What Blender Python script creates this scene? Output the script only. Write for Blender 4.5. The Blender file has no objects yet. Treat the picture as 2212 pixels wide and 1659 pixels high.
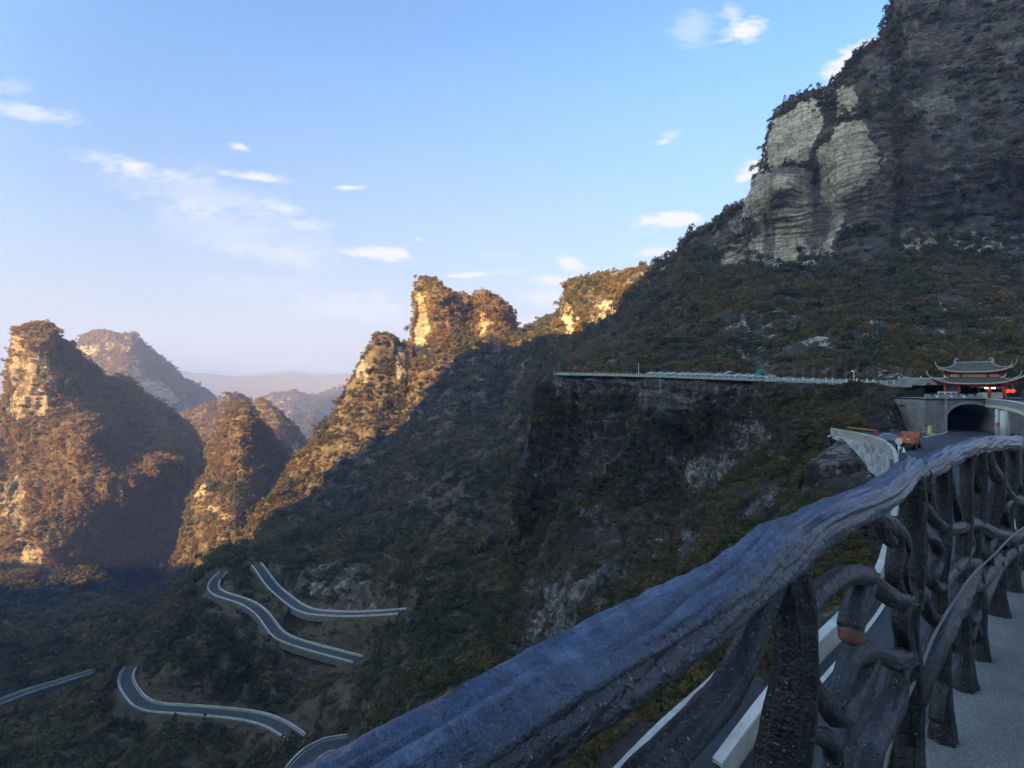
import bpy, bmesh, math, random
import numpy as np
from mathutils import Vector, Matrix
random.seed(7); RNG = np.random.default_rng(11)
S = bpy.context.scene
R = math.radians

# ------------------------------------------------------------------ camera
F = 1106.0                      # focal length in sketch pixels (sketch 2212 x 1659)
cam_d = bpy.data.cameras.new('camera'); cam = bpy.data.objects.new('camera', cam_d)
S.collection.objects.link(cam); S.camera = cam
cam.location = (0, 0, 0); cam.rotation_euler = (R(90), 0, 0)
cam_d.sensor_width = 36; cam_d.lens = 18; cam_d.clip_start = 0.05; cam_d.clip_end = 60000

# ------------------------------------------------------------------ light
SUN_CCW, SUN_EL = 230.0, 14.0   # direction TO the sun, degrees counter-clockwise from +X
h = np.array([math.cos(R(SUN_CCW)), math.sin(R(SUN_CCW))]); rr = np.array([h[1], -h[0]])
sun_d = bpy.data.lights.new('sun', 'SUN'); sun = bpy.data.objects.new('sun', sun_d); S.collection.objects.link(sun)
sun_d.energy = 5.0; sun_d.angle = R(0.5); sun_d.color = (1.0, 0.60, 0.20)
sun.rotation_euler = Vector((-h[0]*math.cos(R(SUN_EL)), -h[1]*math.cos(R(SUN_EL)), -math.sin(R(SUN_EL)))).to_track_quat('-Z', 'Y').to_euler()
sun.location = (0, 0, 900)
S.view_settings.view_transform = 'Standard'; S.view_settings.look = 'None'; S.view_settings.gamma = 1
S.view_settings.use_curve_mapping = False; S.view_settings.exposure = 2.68
S.cycles.max_bounces = 5; S.cycles.diffuse_bounces = 3; S.cycles.glossy_bounces = 2; S.cycles.transparent_max_bounces = 8
S.cycles.volume_bounces = 0; S.cycles.use_denoising = True
S.cycles.use_adaptive_sampling = True; S.cycles.adaptive_threshold = 0.02

def build_world():
    w = bpy.data.worlds.new('World'); S.world = w; w.use_nodes = True
    nt = w.node_tree; nd = nt.nodes; lk = nt.links
    bg = nd['Background']
    sky = nd.new('ShaderNodeTexSky'); sky.sky_type = 'NISHITA'; sky.sun_disc = False
    sky.sun_elevation = R(SUN_EL); sky.sun_rotation = R(90-SUN_CCW) % (2*math.pi)
    sky.altitude = 600; sky.air_density = 1.0; sky.dust_density = 0.5; sky.ozone_density = 2.5
    tc = nd.new('ShaderNodeTexCoord'); sep = nd.new('ShaderNodeSeparateXYZ'); lk.new(tc.outputs['Generated'], sep.inputs[0])
    def M(op, a, b=None, c=None, clamp=False):
        n = nd.new('ShaderNodeMath'); n.operation = op; n.use_clamp = clamp
        for i, v in enumerate((a, b, c)):
            if v is None: continue
            if isinstance(v, (int, float)): n.inputs[i].default_value = v
            else: lk.new(v, n.inputs[i])
        return n.outputs[0]
    def mixc0(a, f):
        n = nd.new('ShaderNodeVectorMath'); n.operation = 'SCALE'; lk.new(a, n.inputs[0]); lk.new(f, n.inputs['Scale']); return n.outputs[0]
    yy = M('MAXIMUM', sep.outputs[1], 0.05)
    u = M('DIVIDE', sep.outputs[0], yy); v = M('DIVIDE', sep.outputs[2], yy)
    comb = nd.new('ShaderNodeCombineXYZ'); lk.new(u, comb.inputs[0]); lk.new(v, comb.inputs[1])
    mp = nd.new('ShaderNodeMapping'); lk.new(comb.outputs[0], mp.inputs[0]); mp.inputs['Scale'].default_value = (9, 22, 1)
    mp.inputs['Rotation'].default_value = (0, 0, R(-8))
    n1 = nd.new('ShaderNodeTexNoise'); lk.new(mp.outputs[0], n1.inputs['Vector']); n1.inputs['Scale'].default_value = 1.0
    n1.inputs['Detail'].default_value = 7; n1.inputs['Roughness'].default_value = 0.62; n1.inputs['Distortion'].default_value = 0.6
    mp2 = nd.new('ShaderNodeMapping'); lk.new(comb.outputs[0], mp2.inputs[0]); mp2.inputs['Scale'].default_value = (40, 95, 1)
    n2 = nd.new('ShaderNodeTexNoise'); lk.new(mp2.outputs[0], n2.inputs['Vector']); n2.inputs['Scale'].default_value = 1.0
    n2.inputs['Detail'].default_value = 6; n2.inputs['Roughness'].default_value = 0.6
    nz = M('SUBTRACT', M('ADD', M('MULTIPLY', n1.outputs[0], 1.2), M('MULTIPLY', n2.outputs[0], 1.0)), 1.15)
    # x, y (sketch px), half width, half height, strength, tilt deg (clouds drifting over the valley)
    CL = [(1612,66,62,30,.8,8),(1580,28,30,22,.45,0),(1500,60,60,50,.28,50),(1838,138,95,38,.85,38),(1860,112,70,30,.5,35),
          (1632,366,50,24,.95,28),(1612,385,30,10,.6,10),(1442,477,104,19,1.1,2),(1475,470,60,18,.9,0),(1415,543,58,13,.7,3),
          (1385,548,30,8,.5,0),(1432,308,26,8,.6,5),(1450,292,30,14,.3,10),(60,240,130,24,.5,-12),(30,190,60,24,.25,0),
          (440,415,250,60,.30,-12),(500,500,260,62,.30,-10),(330,370,150,22,.3,-10),(620,560,160,30,.25,-8),(550,383,86,15,.8,-5),(520,318,32,10,.7,-12),(610,447,60,18,.4,-14),
          (660,490,70,18,.35,10),(757,405,40,9,.8,0),(815,548,84,16,0.93,-4),(850,548,40,16,0.68,0),(905,517,9,4,.6,0),(1228,565,40,14,1.05,-8),
          (1235,580,36,12,.6,0),(1195,605,56,16,0.83,0),(1170,640,70,22,0.6,0),(1008,594,66,7,1.2,4),(1048,553,34,5,.5,0),
          (1105,550,28,5,.35,0),(820,632,40,8,.3,0),(745,672,180,34,.5,-3),(240,350,120,20,.25,-12),(780,640,160,12,.25,-2),(940,655,90,30,.3,0),(1170,700,70,25,0.6,0),(600,620,300,50,.14,-3),(1100,585,50,10,.3,0)]
    tot = None
    for (cx, cy, a, b, s, tl) in CL:
        cu, cv = (cx-1106)/F, (829.5-cy)/F
        t = R(tl); du = M('SUBTRACT', u, cu); dv = M('SUBTRACT', v, cv)
        p = M('ADD', M('MULTIPLY', du, math.cos(t)*F/a), M('MULTIPLY', dv, math.sin(t)*F/a))
        q = M('ADD', M('MULTIPLY', du, -math.sin(t)*F/b), M('MULTIPLY', dv, math.cos(t)*F/b))
        rad = M('SQRT', M('ADD', M('MULTIPLY', p, p), M('MULTIPLY', q, q)))
        k = M('ADD', M('SUBTRACT', 1.05, rad), M('MULTIPLY', nz, 1.5))
        k = M('MULTIPLY', M('MULTIPLY', k, 1.3, clamp=True), min(1.2, s*1.2))
        tot = k if tot is None else M('ADD', tot, k)
    tot = M('MINIMUM', M('MULTIPLY', tot, M('GREATER_THAN', sep.outputs[1], 0.06)), 0.92)
    mix = nd.new('ShaderNodeMix'); mix.data_type = 'RGBA'; lk.new(tot, mix.inputs[0]); 
    # pale haze layer of the sky near the horizon
    hz = nd.new('ShaderNodeMix'); hz.data_type = 'RGBA'
    e = M('POWER', M('SUBTRACT', 1.0, M('MULTIPLY', M('ABSOLUTE', v), 1.35, clamp=True)), 1.9)
    lk.new(M('MULTIPLY', M('MULTIPLY', e, 0.97), M('GREATER_THAN', sep.outputs[1], 0.06)), hz.inputs[0])
    gain = nd.new('ShaderNodeMix'); gain.data_type = 'RGBA'; gain.blend_type = 'MULTIPLY'; gain.inputs[0].default_value = 1
    lk.new(sky.outputs[0], gain.inputs[6])
    # added fill for the shade: unseen sunward sky brightened and warmed, opposite side dimmed
    tt = M('ADD', M('MULTIPLY', sep.outputs[0], float(h[0])), M('MULTIPLY', sep.outputs[1], float(h[1])))
    tm = nd.new('ShaderNodeMapRange'); tm.interpolation_type = 'SMOOTHSTEP'; lk.new(tt, tm.inputs[0]); tm.inputs[1].default_value = -.25; tm.inputs[2].default_value = .8
    gm_ = nd.new('ShaderNodeMix'); gm_.data_type = 'RGBA'; lk.new(tm.outputs[0], gm_.inputs[0]); gm_.inputs[6].default_value = (.52, .68, .76, 1); gm_.inputs[7].default_value = (2.75, 2.3, 1.6, 1); 
    lowm = nd.new('ShaderNodeMapRange'); lk.new(M('ABSOLUTE', sep.outputs[2]), lowm.inputs[0]); lowm.inputs[1].default_value = 0; lowm.inputs[2].default_value = .5; lowm.inputs[3].default_value = .50; lowm.inputs[4].default_value = 1.0
    lk.new(mixc0(gm_.outputs[2], lowm.outputs[0]), gain.inputs[7])
    lk.new(gain.outputs[2], hz.inputs[6]); hz.inputs[7].default_value = (1.34, 1.30, 1.36, 1)
    lk.new(hz.outputs[2], mix.inputs[6]); mix.inputs[7].default_value = (1.95, 1.92, 1.98, 1)
    lk.new(mix.outputs[2], bg.inputs[0]); bg.inputs[1].default_value = 0.088
build_world()

# ------------------------------------------------------------------ helpers
def W(x, y, D):
    x = np.asarray(x, float); y = np.asarray(y, float); D = np.asarray(D, float)
    return np.stack([(x-1106)/F*D, D + 0*x, (829.5-y)/F*D], -1)
def tag(o, label=None, cat=None, group=None, kind=None):
    if label: o['label'] = label
    if cat: o['category'] = cat
    if group: o['group'] = group
    if kind: o['kind'] = kind
    return o
def link(name, me, mat=None, parent=None, loc=None):
    o = bpy.data.objects.new(name, me); S.collection.objects.link(o)
    if mat is not None and me is not None and len(me.materials) == 0:
        for m in (mat if isinstance(mat, (list, tuple)) else [mat]): me.materials.append(m)
    if parent is not None: o.parent = parent
    if loc is not None: o.location = loc
    return o
def empty(name, loc, rz=0, **k):
    o = bpy.data.objects.new(name, None); S.collection.objects.link(o); o.location = loc; o.rotation_euler = (0, 0, rz)
    o.empty_display_size = .2
    return tag(o, **k)
def mesh(name, V, Fc, smooth=True):
    me = bpy.data.meshes.new(name); V = np.asarray(V, np.float32); Fc = np.asarray(Fc, np.int32)
    n = Fc.shape[1]
    me.vertices.add(len(V)); me.vertices.foreach_set('co', V.ravel())
    me.loops.add(Fc.size); me.loops.foreach_set('vertex_index', Fc.ravel())
    me.polygons.add(len(Fc)); me.polygons.foreach_set('loop_start', np.arange(0, Fc.size, n, dtype=np.int32))
    me.polygons.foreach_set('loop_total', np.full(len(Fc), n, np.int32))
    me.update(calc_edges=True)
    me.polygons.foreach_set('use_smooth', np.full(len(Fc), smooth)); me.validate()
    return me
def gridfaces(nr, nc):
    i = np.arange((nr-1)*(nc-1)); r, c = i//(nc-1), i % (nc-1); a = r*nc+c
    return np.stack([a, a+nc, a+nc+1, a+1], 1)
class MB:
    """collects primitives into one mesh"""
    def __init__(s): s.v = []; s.f = []
    def add(s, V, Fs):
        b = len(s.v); s.v += [tuple(map(float, p)) for p in V]; s.f += [tuple(b+i for i in f) for f in Fs]; return s
    def box(s, c, d, rz=0, rx=0, ry=0):
        m = Matrix.Translation(c) @ Matrix.Rotation(rz, 4, 'Z') @ Matrix.Rotation(ry, 4, 'Y') @ Matrix.Rotation(rx, 4, 'X')
        P = [m @ Vector((sx*d[0]/2, sy*d[1]/2, sz*d[2]/2)) for sx in (-1, 1) for sy in (-1, 1) for sz in (-1, 1)]
        return s.add(P, [(0,1,3,2),(4,6,7,5),(0,4,5,1),(2,3,7,6),(0,2,6,4),(1,5,7,3)])
    def tube(s, pts, r, n=8, caps=True):
        pts = [Vector(p) for p in pts]; rs = r if isinstance(r, (list, tuple)) else [r]*len(pts); V = []; Fs = []
        up = Vector((0, 0, 1)); pu = None
        for i, p in enumerate(pts):
            t = (pts[min(i+1, len(pts)-1)]-pts[max(i-1, 0)]).normalized()
            u = t.cross(up if abs(t.z) < .95 else Vector((1, 0, 0))) if pu is None else pu-t*pu.dot(t)
            u.normalize(); pu = u; w = t.cross(u)
            for k in range(n):
                a = 2*math.pi*k/n; V.append(p+(u*math.cos(a)+w*math.sin(a))*rs[i])
        for i in range(len(pts)-1):
            for k in range(n): Fs.append((i*n+k, i*n+(k+1) % n, (i+1)*n+(k+1) % n, (i+1)*n+k))
        if caps: Fs.append(tuple(range(n))[::-1]); Fs.append(tuple((len(pts)-1)*n+k for k in range(n)))
        return s.add(V, Fs)
    def prism(s, poly, y0, y1):     # poly in xz
        n = len(poly); V = [(p[0], y0, p[1]) for p in poly]+[(p[0], y1, p[1]) for p in poly]
        Fs = [tuple(range(n)), tuple(range(2*n-1, n-1, -1))]+[(i, n+i, n+(i+1) % n, (i+1) % n) for i in range(n)]
        return s.add(V, Fs)
    def build(s, name, mat, parent=None, smooth=False, loc=None, bevel=0):
        me = bpy.data.meshes.new(name); me.from_pydata(s.v, [], s.f); me.update()
        bm = bmesh.new(); bm.from_mesh(me); bmesh.ops.recalc_face_normals(bm, faces=bm.faces)
        if bevel: bmesh.ops.bevel(bm, geom=list(bm.edges), offset=bevel, segments=2, affect='EDGES', clamp_overlap=True)
        bm.to_mesh(me); bm.free()
        for p in me.polygons: p.use_smooth = smooth
        return link(name, me, mat, parent, loc)

# noise ------------------------------------------------------------
_perm = np.random.default_rng(5).permutation(4096); _grad = np.random.default_rng(6).normal(size=(4096, 3)); _grad /= np.linalg.norm(_grad, axis=1)[:, None]
def perlin(P):
    P = np.asarray(P, float); i = np.floor(P).astype(int); f = P-i; w = f*f*f*(f*(f*6-15)+10); out = 0
    for dx in (0, 1):
        for dy in (0, 1):
            for dz in (0, 1):
                hsh = _perm[(_perm[(_perm[(i[..., 0]+dx) & 4095]+i[..., 1]+dy) & 4095]+i[..., 2]+dz) & 4095]
                g = _grad[hsh]; d = f-np.array([dx, dy, dz])
                wt = (w[..., 0] if dx else 1-w[..., 0])*(w[..., 1] if dy else 1-w[..., 1])*(w[..., 2] if dz else 1-w[..., 2])
                out = out+wt*(g*d).sum(-1)
    return out*1.5
def fbm(P, oct=4, gain=.5, ridged=False):
    o = 0; a = 1
    for k in range(oct):
        n = perlin(np.asarray(P)*2.03**k+k*17.3); o = o+a*((0.5-abs(n))*1.6 if ridged else n); a *= gain
    return o

class RBF:
    def __init__(s, pts, lam=1e-4):
        p = np.array(pts, float); s.x = p[:, :2]/700; n = len(p); K = s.k(s.x, s.x)+lam*np.eye(n)
        Q = np.c_[np.ones(n), s.x]; A = np.block([[K, Q], [Q.T, np.zeros((3, 3))]])
        s.w = np.linalg.solve(A, np.r_[np.log(p[:, 2]), 0, 0, 0])
    def k(s, a, b):
        d2 = ((a[:, None]-b[None])**2).sum(-1)+1e-12; return .5*d2*np.log(d2)
    def __call__(s, x, y):
        sh = np.shape(x); q = np.c_[np.ravel(x), np.ravel(y)]/700; out = np.empty(len(q))
        for i in range(0, len(q), 20000):
            c = q[i:i+20000]; out[i:i+20000] = s.k(c, s.x)@s.w[:-3]+np.c_[np.ones(len(c)), c]@s.w[-3:]
        return np.exp(out).reshape(sh)
def inpoly(x, y, poly):
    c = np.zeros(np.shape(x), bool); n = len(poly)
    for i in range(n):
        x0, y0 = poly[i]; x1, y1 = poly[i-1]
        if y0 == y1: continue
        c ^= ((y0 > y) != (y1 > y)) & (x < (x1-x0)*(y-y0)/(y1-y0)+x0)
    return c

# ------------------------------------------------------------------ materials
def newmat(name):
    m = bpy.data.materials.new(name); m.use_nodes = True; return m, m.node_tree.nodes, m.node_tree.links, m.node_tree.nodes['Principled BSDF']
def ramp(nd, stops, mode='LINEAR'):
    r = nd.new('ShaderNodeValToRGB'); r.color_ramp.interpolation = mode; e = r.color_ramp.elements
    while len(e) < len(stops): e.new(.5)
    for k, (p, c) in enumerate(stops): e[k].position = p; e[k].color = (*c, 1)
    return r
def mixc(nd, lk, fac, a, b, blend='MIX'):
    m = nd.new('ShaderNodeMix'); m.data_type = 'RGBA'; m.blend_type = blend
    for i, v in ((0, fac), (6, a), (7, b)):
        if isinstance(v, (int, float)): m.inputs[i].default_value = v
        elif isinstance(v, tuple): m.inputs[i].default_value = (*v, 1)
        else: lk.new(v, m.inputs[i])
    return m.outputs[2]
def noise(nd, lk, vec, scale, detail=5, rough=.6, dist=0):
    n = nd.new('ShaderNodeTexNoise'); n.inputs['Scale'].default_value = scale; n.inputs['Detail'].default_value = detail
    n.inputs['Roughness'].default_value = rough; n.inputs['Distortion'].default_value = dist
    if vec is not None: lk.new(vec, n.inputs['Vector'])
    return n.outputs[0]
def bump(nd, lk, bs, hgt, dist, st=1.0, prev=None):
    b = nd.new('ShaderNodeBump'); b.inputs['Distance'].default_value = dist; b.inputs['Strength'].default_value = st
    lk.new(hgt, b.inputs['Height']); lk.new(b.outputs[0], bs.inputs['Normal']); return b
def objco(nd, lk, scale=(1, 1, 1)):
    t = nd.new('ShaderNodeTexCoord'); m = nd.new('ShaderNodeMapping'); m.inputs['Scale'].default_value = scale
    lk.new(t.outputs['Object'], m.inputs[0]); return m.outputs[0]

def mat_simple(name, col, rough=.6, metal=0, nscale=0, namp=.25, bscale=0, bdist=.01, emit=None):
    m, nd, lk, bs = newmat(name)
    bs.inputs['Roughness'].default_value = rough; bs.inputs['Metallic'].default_value = metal
    if nscale:
        n = noise(nd, lk, objco(nd, lk), nscale, 6, .65)
        r = ramp(nd, [(.3, tuple(c*(1-namp) for c in col)), (.7, tuple(min(1, c*(1+namp)) for c in col))]); lk.new(n, r.inputs[0]); lk.new(r.outputs[0], bs.inputs['Base Color'])
    else: bs.inputs['Base Color'].default_value = (*col, 1)
    if bscale: bump(nd, lk, bs, noise(nd, lk, objco(nd, lk), bscale, 5, .6), bdist)
    if emit: bs.inputs['Emission Color'].default_value = (*col, 1); bs.inputs['Emission Strength'].default_value = emit
    return m

def mat_terrain(name, sc, soilA, soilB, rockA, rockB, rockC, wm=1.5, wf=.5, th=1.42):
    """vegetated soil with exposed layered rock where the 'rock' attribute says so; sc = feature size in m"""
    m, nd, lk, bs = newmat(name); bs.inputs['Roughness'].default_value = .95; bs.inputs['Specular IOR Level'].default_value = .15
    at = nd.new('ShaderNodeAttribute'); at.attribute_name = 'rock'
    co = objco(nd, lk)
    n_big = noise(nd, lk, co, 1/(sc*9), 6, .65); n_mid = noise(nd, lk, co, 1/(sc*1.6), 7, .7); n_fin = noise(nd, lk, co, 1/(sc*.45), 5, .7)
    soil = ramp(nd, [(.35, soilA), (.62, soilB)]); lk.new(n_mid, soil.inputs[0])
    lay = objco(nd, lk, (.14, .14, 1.5)); n_lay = noise(nd, lk, lay, 1/(sc*1.1), 8, .72, .5)
    ver = objco(nd, lk, (1, 1, .10)); n_ver = noise(nd, lk, ver, 1/(sc*1.4), 6, .68, .3)
    r1 = ramp(nd, [(.28, rockC), (.46, rockB), (.66, rockA)]); lk.new(n_ver, r1.inputs[0])
    r2 = ramp(nd, [(.30, (.42, .40, .38)), (.44, (.8, .79, .77)), (.6, (1, 1, 1))]); lk.new(n_lay, r2.inputs[0])
    rock = mixc(nd, lk, .85, r1.outputs[0], r2.outputs[0], 'MULTIPLY')
    r3 = ramp(nd, [(.3, (.62, .6, .6)), (.6, (1.05, 1.0, .95))]); lk.new(n_big, r3.inputs[0]); rock = mixc(nd, lk, .8, rock, r3.outputs[0], 'MULTIPLY')
    # joints and bedding cracks
    nw = nd.new('ShaderNodeTexNoise'); nw.inputs['Scale'].default_value = 1/(sc*2.5); nw.inputs['Detail'].default_value = 4; lk.new(co, nw.inputs['Vector'])
    for vs, w0, dk in (((1, 1, .22), 1/(sc*2.2), .5), ((.10, .10, 1.5), 1/(sc*1.3), .45)):
        wv = nd.new('ShaderNodeVectorMath'); wv.operation = 'MULTIPLY_ADD'; lk.new(nw.outputs['Color'], wv.inputs[0]); wv.inputs[1].default_value = (sc*1.6,)*3; lk.new(co, wv.inputs[2])
        mp = nd.new('ShaderNodeMapping'); mp.inputs['Scale'].default_value = vs; lk.new(wv.outputs[0], mp.inputs[0])
        vo = nd.new('ShaderNodeTexVoronoi'); vo.feature = 'DISTANCE_TO_EDGE'; vo.inputs['Scale'].default_value = w0; lk.new(mp.outputs[0], vo.inputs['Vector'])
        vr = ramp(nd, [(0, (dk, dk, dk)), (.05, (.85, .85, .85)), (.14, (1, 1, 1))]); lk.new(vo.outputs[0], vr.inputs[0]); rock = mixc(nd, lk, .9, rock, vr.outputs[0], 'MULTIPLY')
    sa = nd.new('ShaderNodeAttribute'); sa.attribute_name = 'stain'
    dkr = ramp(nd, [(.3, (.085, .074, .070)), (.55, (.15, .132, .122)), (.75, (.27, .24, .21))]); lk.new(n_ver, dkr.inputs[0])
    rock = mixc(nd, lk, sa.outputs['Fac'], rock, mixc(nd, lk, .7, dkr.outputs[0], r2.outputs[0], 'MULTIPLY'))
    # rock shows where attribute + noise passes the threshold
    a1 = nd.new('ShaderNodeMath'); a1.operation = 'MULTIPLY_ADD'; lk.new(n_mid, a1.inputs[0]); a1.inputs[1].default_value = wm; lk.new(at.outputs['Fac'], a1.inputs[2])
    a2 = nd.new('ShaderNodeMath'); a2.operation = 'MULTIPLY_ADD'; lk.new(n_fin, a2.inputs[0]); a2.inputs[1].default_value = wf; lk.new(a1.outputs[0], a2.inputs[2])
    rm = ramp(nd, [(0, (0, 0, 0)), (1, (1, 1, 1))]); mr = nd.new('ShaderNodeMapRange'); lk.new(a2.outputs[0], mr.inputs[0])
    mr.inputs[1].default_value = th; mr.inputs[2].default_value = th+.12
    lk.new(mixc(nd, lk, mr.outputs[0], soil.outputs[0], rock), bs.inputs['Base Color'])
    hsum = nd.new('ShaderNodeMath'); hsum.operation = 'ADD'; lk.new(n_lay, hsum.inputs[0]); lk.new(n_mid, hsum.inputs[1])
    bump(nd, lk, bs, hsum.outputs[0], sc*1.2, .9)
    return m

def mat_leaf(name, stops, spread=.35):
    """colour from the per-point 'tint' attribute plus a random per plant"""
    m, nd, lk, bs = newmat(name); bs.inputs['Roughness'].default_value = .8; bs.inputs['Specular IOR Level'].default_value = .2
    at = nd.new('ShaderNodeAttribute'); at.attribute_type = 'INSTANCER'; at.attribute_name = 'tint'
    oi = nd.new('ShaderNodeObjectInfo')
    a = nd.new('ShaderNodeMath'); a.operation = 'MULTIPLY_ADD'; lk.new(oi.outputs['Random'], a.inputs[0]); a.inputs[1].default_value = spread; lk.new(at.outputs['Fac'], a.inputs[2])
    r = ramp(nd, stops); lk.new(a.outputs[0], r.inputs[0])
    n = noise(nd, lk, objco(nd, lk), 2.2, 3, .6); v = ramp(nd, [(.3, (.6, .6, .6)), (.7, (1.35, 1.35, 1.35))]); lk.new(n, v.inputs[0])
    c_ = mixc(nd, lk, 1.0, r.outputs[0], v.outputs[0], 'MULTIPLY'); lk.new(c_, bs.inputs['Base Color'])
    tr_ = nd.new('ShaderNodeBsdfTranslucent'); lk.new(c_, tr_.inputs[0]); mx = nd.new('ShaderNodeMixShader'); mx.inputs[0].default_value = .42
    lk.new(bs.outputs[0], mx.inputs[1]); lk.new(tr_.outputs[0], mx.inputs[2]); lk.new(mx.outputs[0], nd['Material Output'].inputs[0])
    return m

# ------------------------------------------------------------------ plant prototypes for scattered woodland
PROTO = bpy.data.collections.new('plant_kinds')
def leaf_cloud(rng, n, centres, rad, size, flat=1.0):
    V = []; 
    c = centres[rng.integers(0, len(centres), n)]; d = rng.normal(size=(n, 3)); d /= np.linalg.norm(d, axis=1)[:, None]
    p = c+d*rad*(rng.random((n, 1))**.35)*np.array([1, 1, flat])
    a = rng.normal(size=(n, 3)); a /= np.linalg.norm(a, axis=1)[:, None]; b = np.cross(d, a); b /= np.linalg.norm(b, axis=1)[:, None]+1e-9
    a2 = a*size*(.6+.8*rng.random((n, 1))); b2 = b*size*(.5+.6*rng.random((n, 1)))
    V = np.stack([p-a2*.6-b2*.5, p+a2*.1-b2*.8, p+a2, p-a2*.1+b2*.8], 1).reshape(-1, 3)
    return V, np.arange(4*n).reshape(-1, 4)
def twigs(rng, n, hgt, spread, wid):
    V = []
    for i in range(n):
        a = rng.random()*6.283; r0 = rng.random()*.25; base = np.array([math.cos(a)*r0, math.sin(a)*r0, -.1])
        b = a+rng.normal()*.5; ln = hgt*(.5+.6*rng.random()); tip = base+np.array([math.cos(b)*spread*rng.random(), math.sin(b)*spread*rng.random(), ln])
        mid = (base+tip)/2+rng.normal(size=3)*.08
        s = np.array([-math.sin(b), math.cos(b), 0])*wid
        V += [base-s, base+s, mid+s*.7, mid-s*.7]; V += [mid-s*.7, mid+s*.7, tip+s*.15, tip-s*.15]
        for q in range(4):
            t = .3+.65*rng.random(); o = base+(tip-base)*t; e = o+rng.normal(size=3)*np.array([.28, .28, .18])*hgt*.6+np.array([0, 0, .15]); s2 = rng.normal(size=3)*wid*.5
            V += [o-s2, o+s2, e+s2*.3, e-s2*.3]
    V = np.array(V); return V, np.arange(len(V)).reshape(-1, 4)
def build_protos(rng=np.random.default_rng(3)):
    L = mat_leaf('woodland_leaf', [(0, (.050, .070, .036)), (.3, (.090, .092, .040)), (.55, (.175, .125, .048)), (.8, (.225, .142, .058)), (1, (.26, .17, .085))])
    T = mat_leaf('bare_twig', [(0, (.095, .088, .072)), (.5, (.14, .122, .095)), (1, (.20, .155, .105))])
    kinds = []
    for k in range(4):      # broad crowns, radius about 1
        nb = 5+k; cs = rng.normal(size=(nb, 3))*np.array([.48, .48, .30])+np.array([0, 0, .55])
        V, Fq = leaf_cloud(rng, 230, cs, .48, .17, .8); kinds.append(('broad_crown', V, Fq, L))
    for k in range(2):      # conifers
        Vs = []; Fs = []; b = 0
        for t in range(7):
            z = .35+t*.33; rad = .62*(1-t/7.4); V, Fq = leaf_cloud(rng, 30, np.array([[math.cos(q)*rad*.6, math.sin(q)*rad*.6, z-.05] for q in np.arange(5)*1.257+t]), rad*.42, .14, .5)
            Vs.append(V); Fs.append(Fq+b); b += len(V)
        kinds.append(('conifer', np.concatenate(Vs), np.concatenate(Fs), L))
    for k in range(3):      # bare shrubs
        V, Fq = twigs(rng, 13, 1.25, 1.0, .018); kinds.append(('bare_shrub', V, Fq, T))
    for k, (nme, V, Fq, mt) in enumerate(kinds):
        me = mesh(nme, V, Fq, False); me.materials.append(mt); o = bpy.data.objects.new('%02d_%s' % (k, nme), me); PROTO.objects.link(o)
build_protos()
def scatter_tree():
    g = bpy.data.node_groups.new('woodland', 'GeometryNodeTree')
    g.interface.new_socket('Geometry', in_out='INPUT', socket_type='NodeSocketGeometry'); g.interface.new_socket('Geometry', in_out='OUTPUT', socket_type='NodeSocketGeometry')
    n = g.nodes; l = g.links; gi = n.new('NodeGroupInput'); go = n.new('NodeGroupOutput')
    ci = n.new('GeometryNodeCollectionInfo'); ci.inputs['Collection'].default_value = PROTO; ci.inputs['Separate Children'].default_value = True; ci.inputs['Reset Children'].default_value = True
    ip = n.new('GeometryNodeInstanceOnPoints'); ip.inputs['Pick Instance'].default_value = True
    def na(nm, t): a = n.new('GeometryNodeInputNamedAttribute'); a.data_type = t; a.inputs['Name'].default_value = nm; return a.outputs['Attribute']
    l.new(gi.outputs[0], ip.inputs['Points']); l.new(ci.outputs[0], ip.inputs['Instance']); l.new(na('idx', 'INT'), ip.inputs['Instance Index'])
    er = n.new('FunctionNodeEulerToRotation'); l.new(na('prot', 'FLOAT_VECTOR'), er.inputs[0]); l.new(er.outputs[0], ip.inputs['Rotation'])
    l.new(na('pscale', 'FLOAT_VECTOR'), ip.inputs['Scale']); l.new(ip.outputs[0], go.inputs[0]); return g
GN = scatter_tree()
def scatter(name, P, rad, idx, tint, label, cat='woodland'):
    n = len(P); me = bpy.data.meshes.new(name); me.vertices.add(n); me.vertices.foreach_set('co', P.astype(np.float32).ravel())
    rng = np.random.default_rng(n)
    a = me.attributes.new('pscale', 'FLOAT_VECTOR', 'POINT'); sc = rad[:, None]*(.8+.4*rng.random((n, 3))); a.data.foreach_set('vector', sc.astype(np.float32).ravel())
    a = me.attributes.new('prot', 'FLOAT_VECTOR', 'POINT'); e = np.c_[rng.normal(size=n)*.12, rng.normal(size=n)*.12, rng.random(n)*6.28]; a.data.foreach_set('vector', e.astype(np.float32).ravel())
    a = me.attributes.new('idx', 'INT', 'POINT'); a.data.foreach_set('value', idx.astype(np.int32))
    a = me.attributes.new('tint', 'FLOAT', 'POINT'); a.data.foreach_set('value', tint.astype(np.float32))
    o = link(name, me); md = o.modifiers.new('woodland', 'NODES'); md.node_group = GN
    return tag(o, label, cat, kind='stuff')

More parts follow.
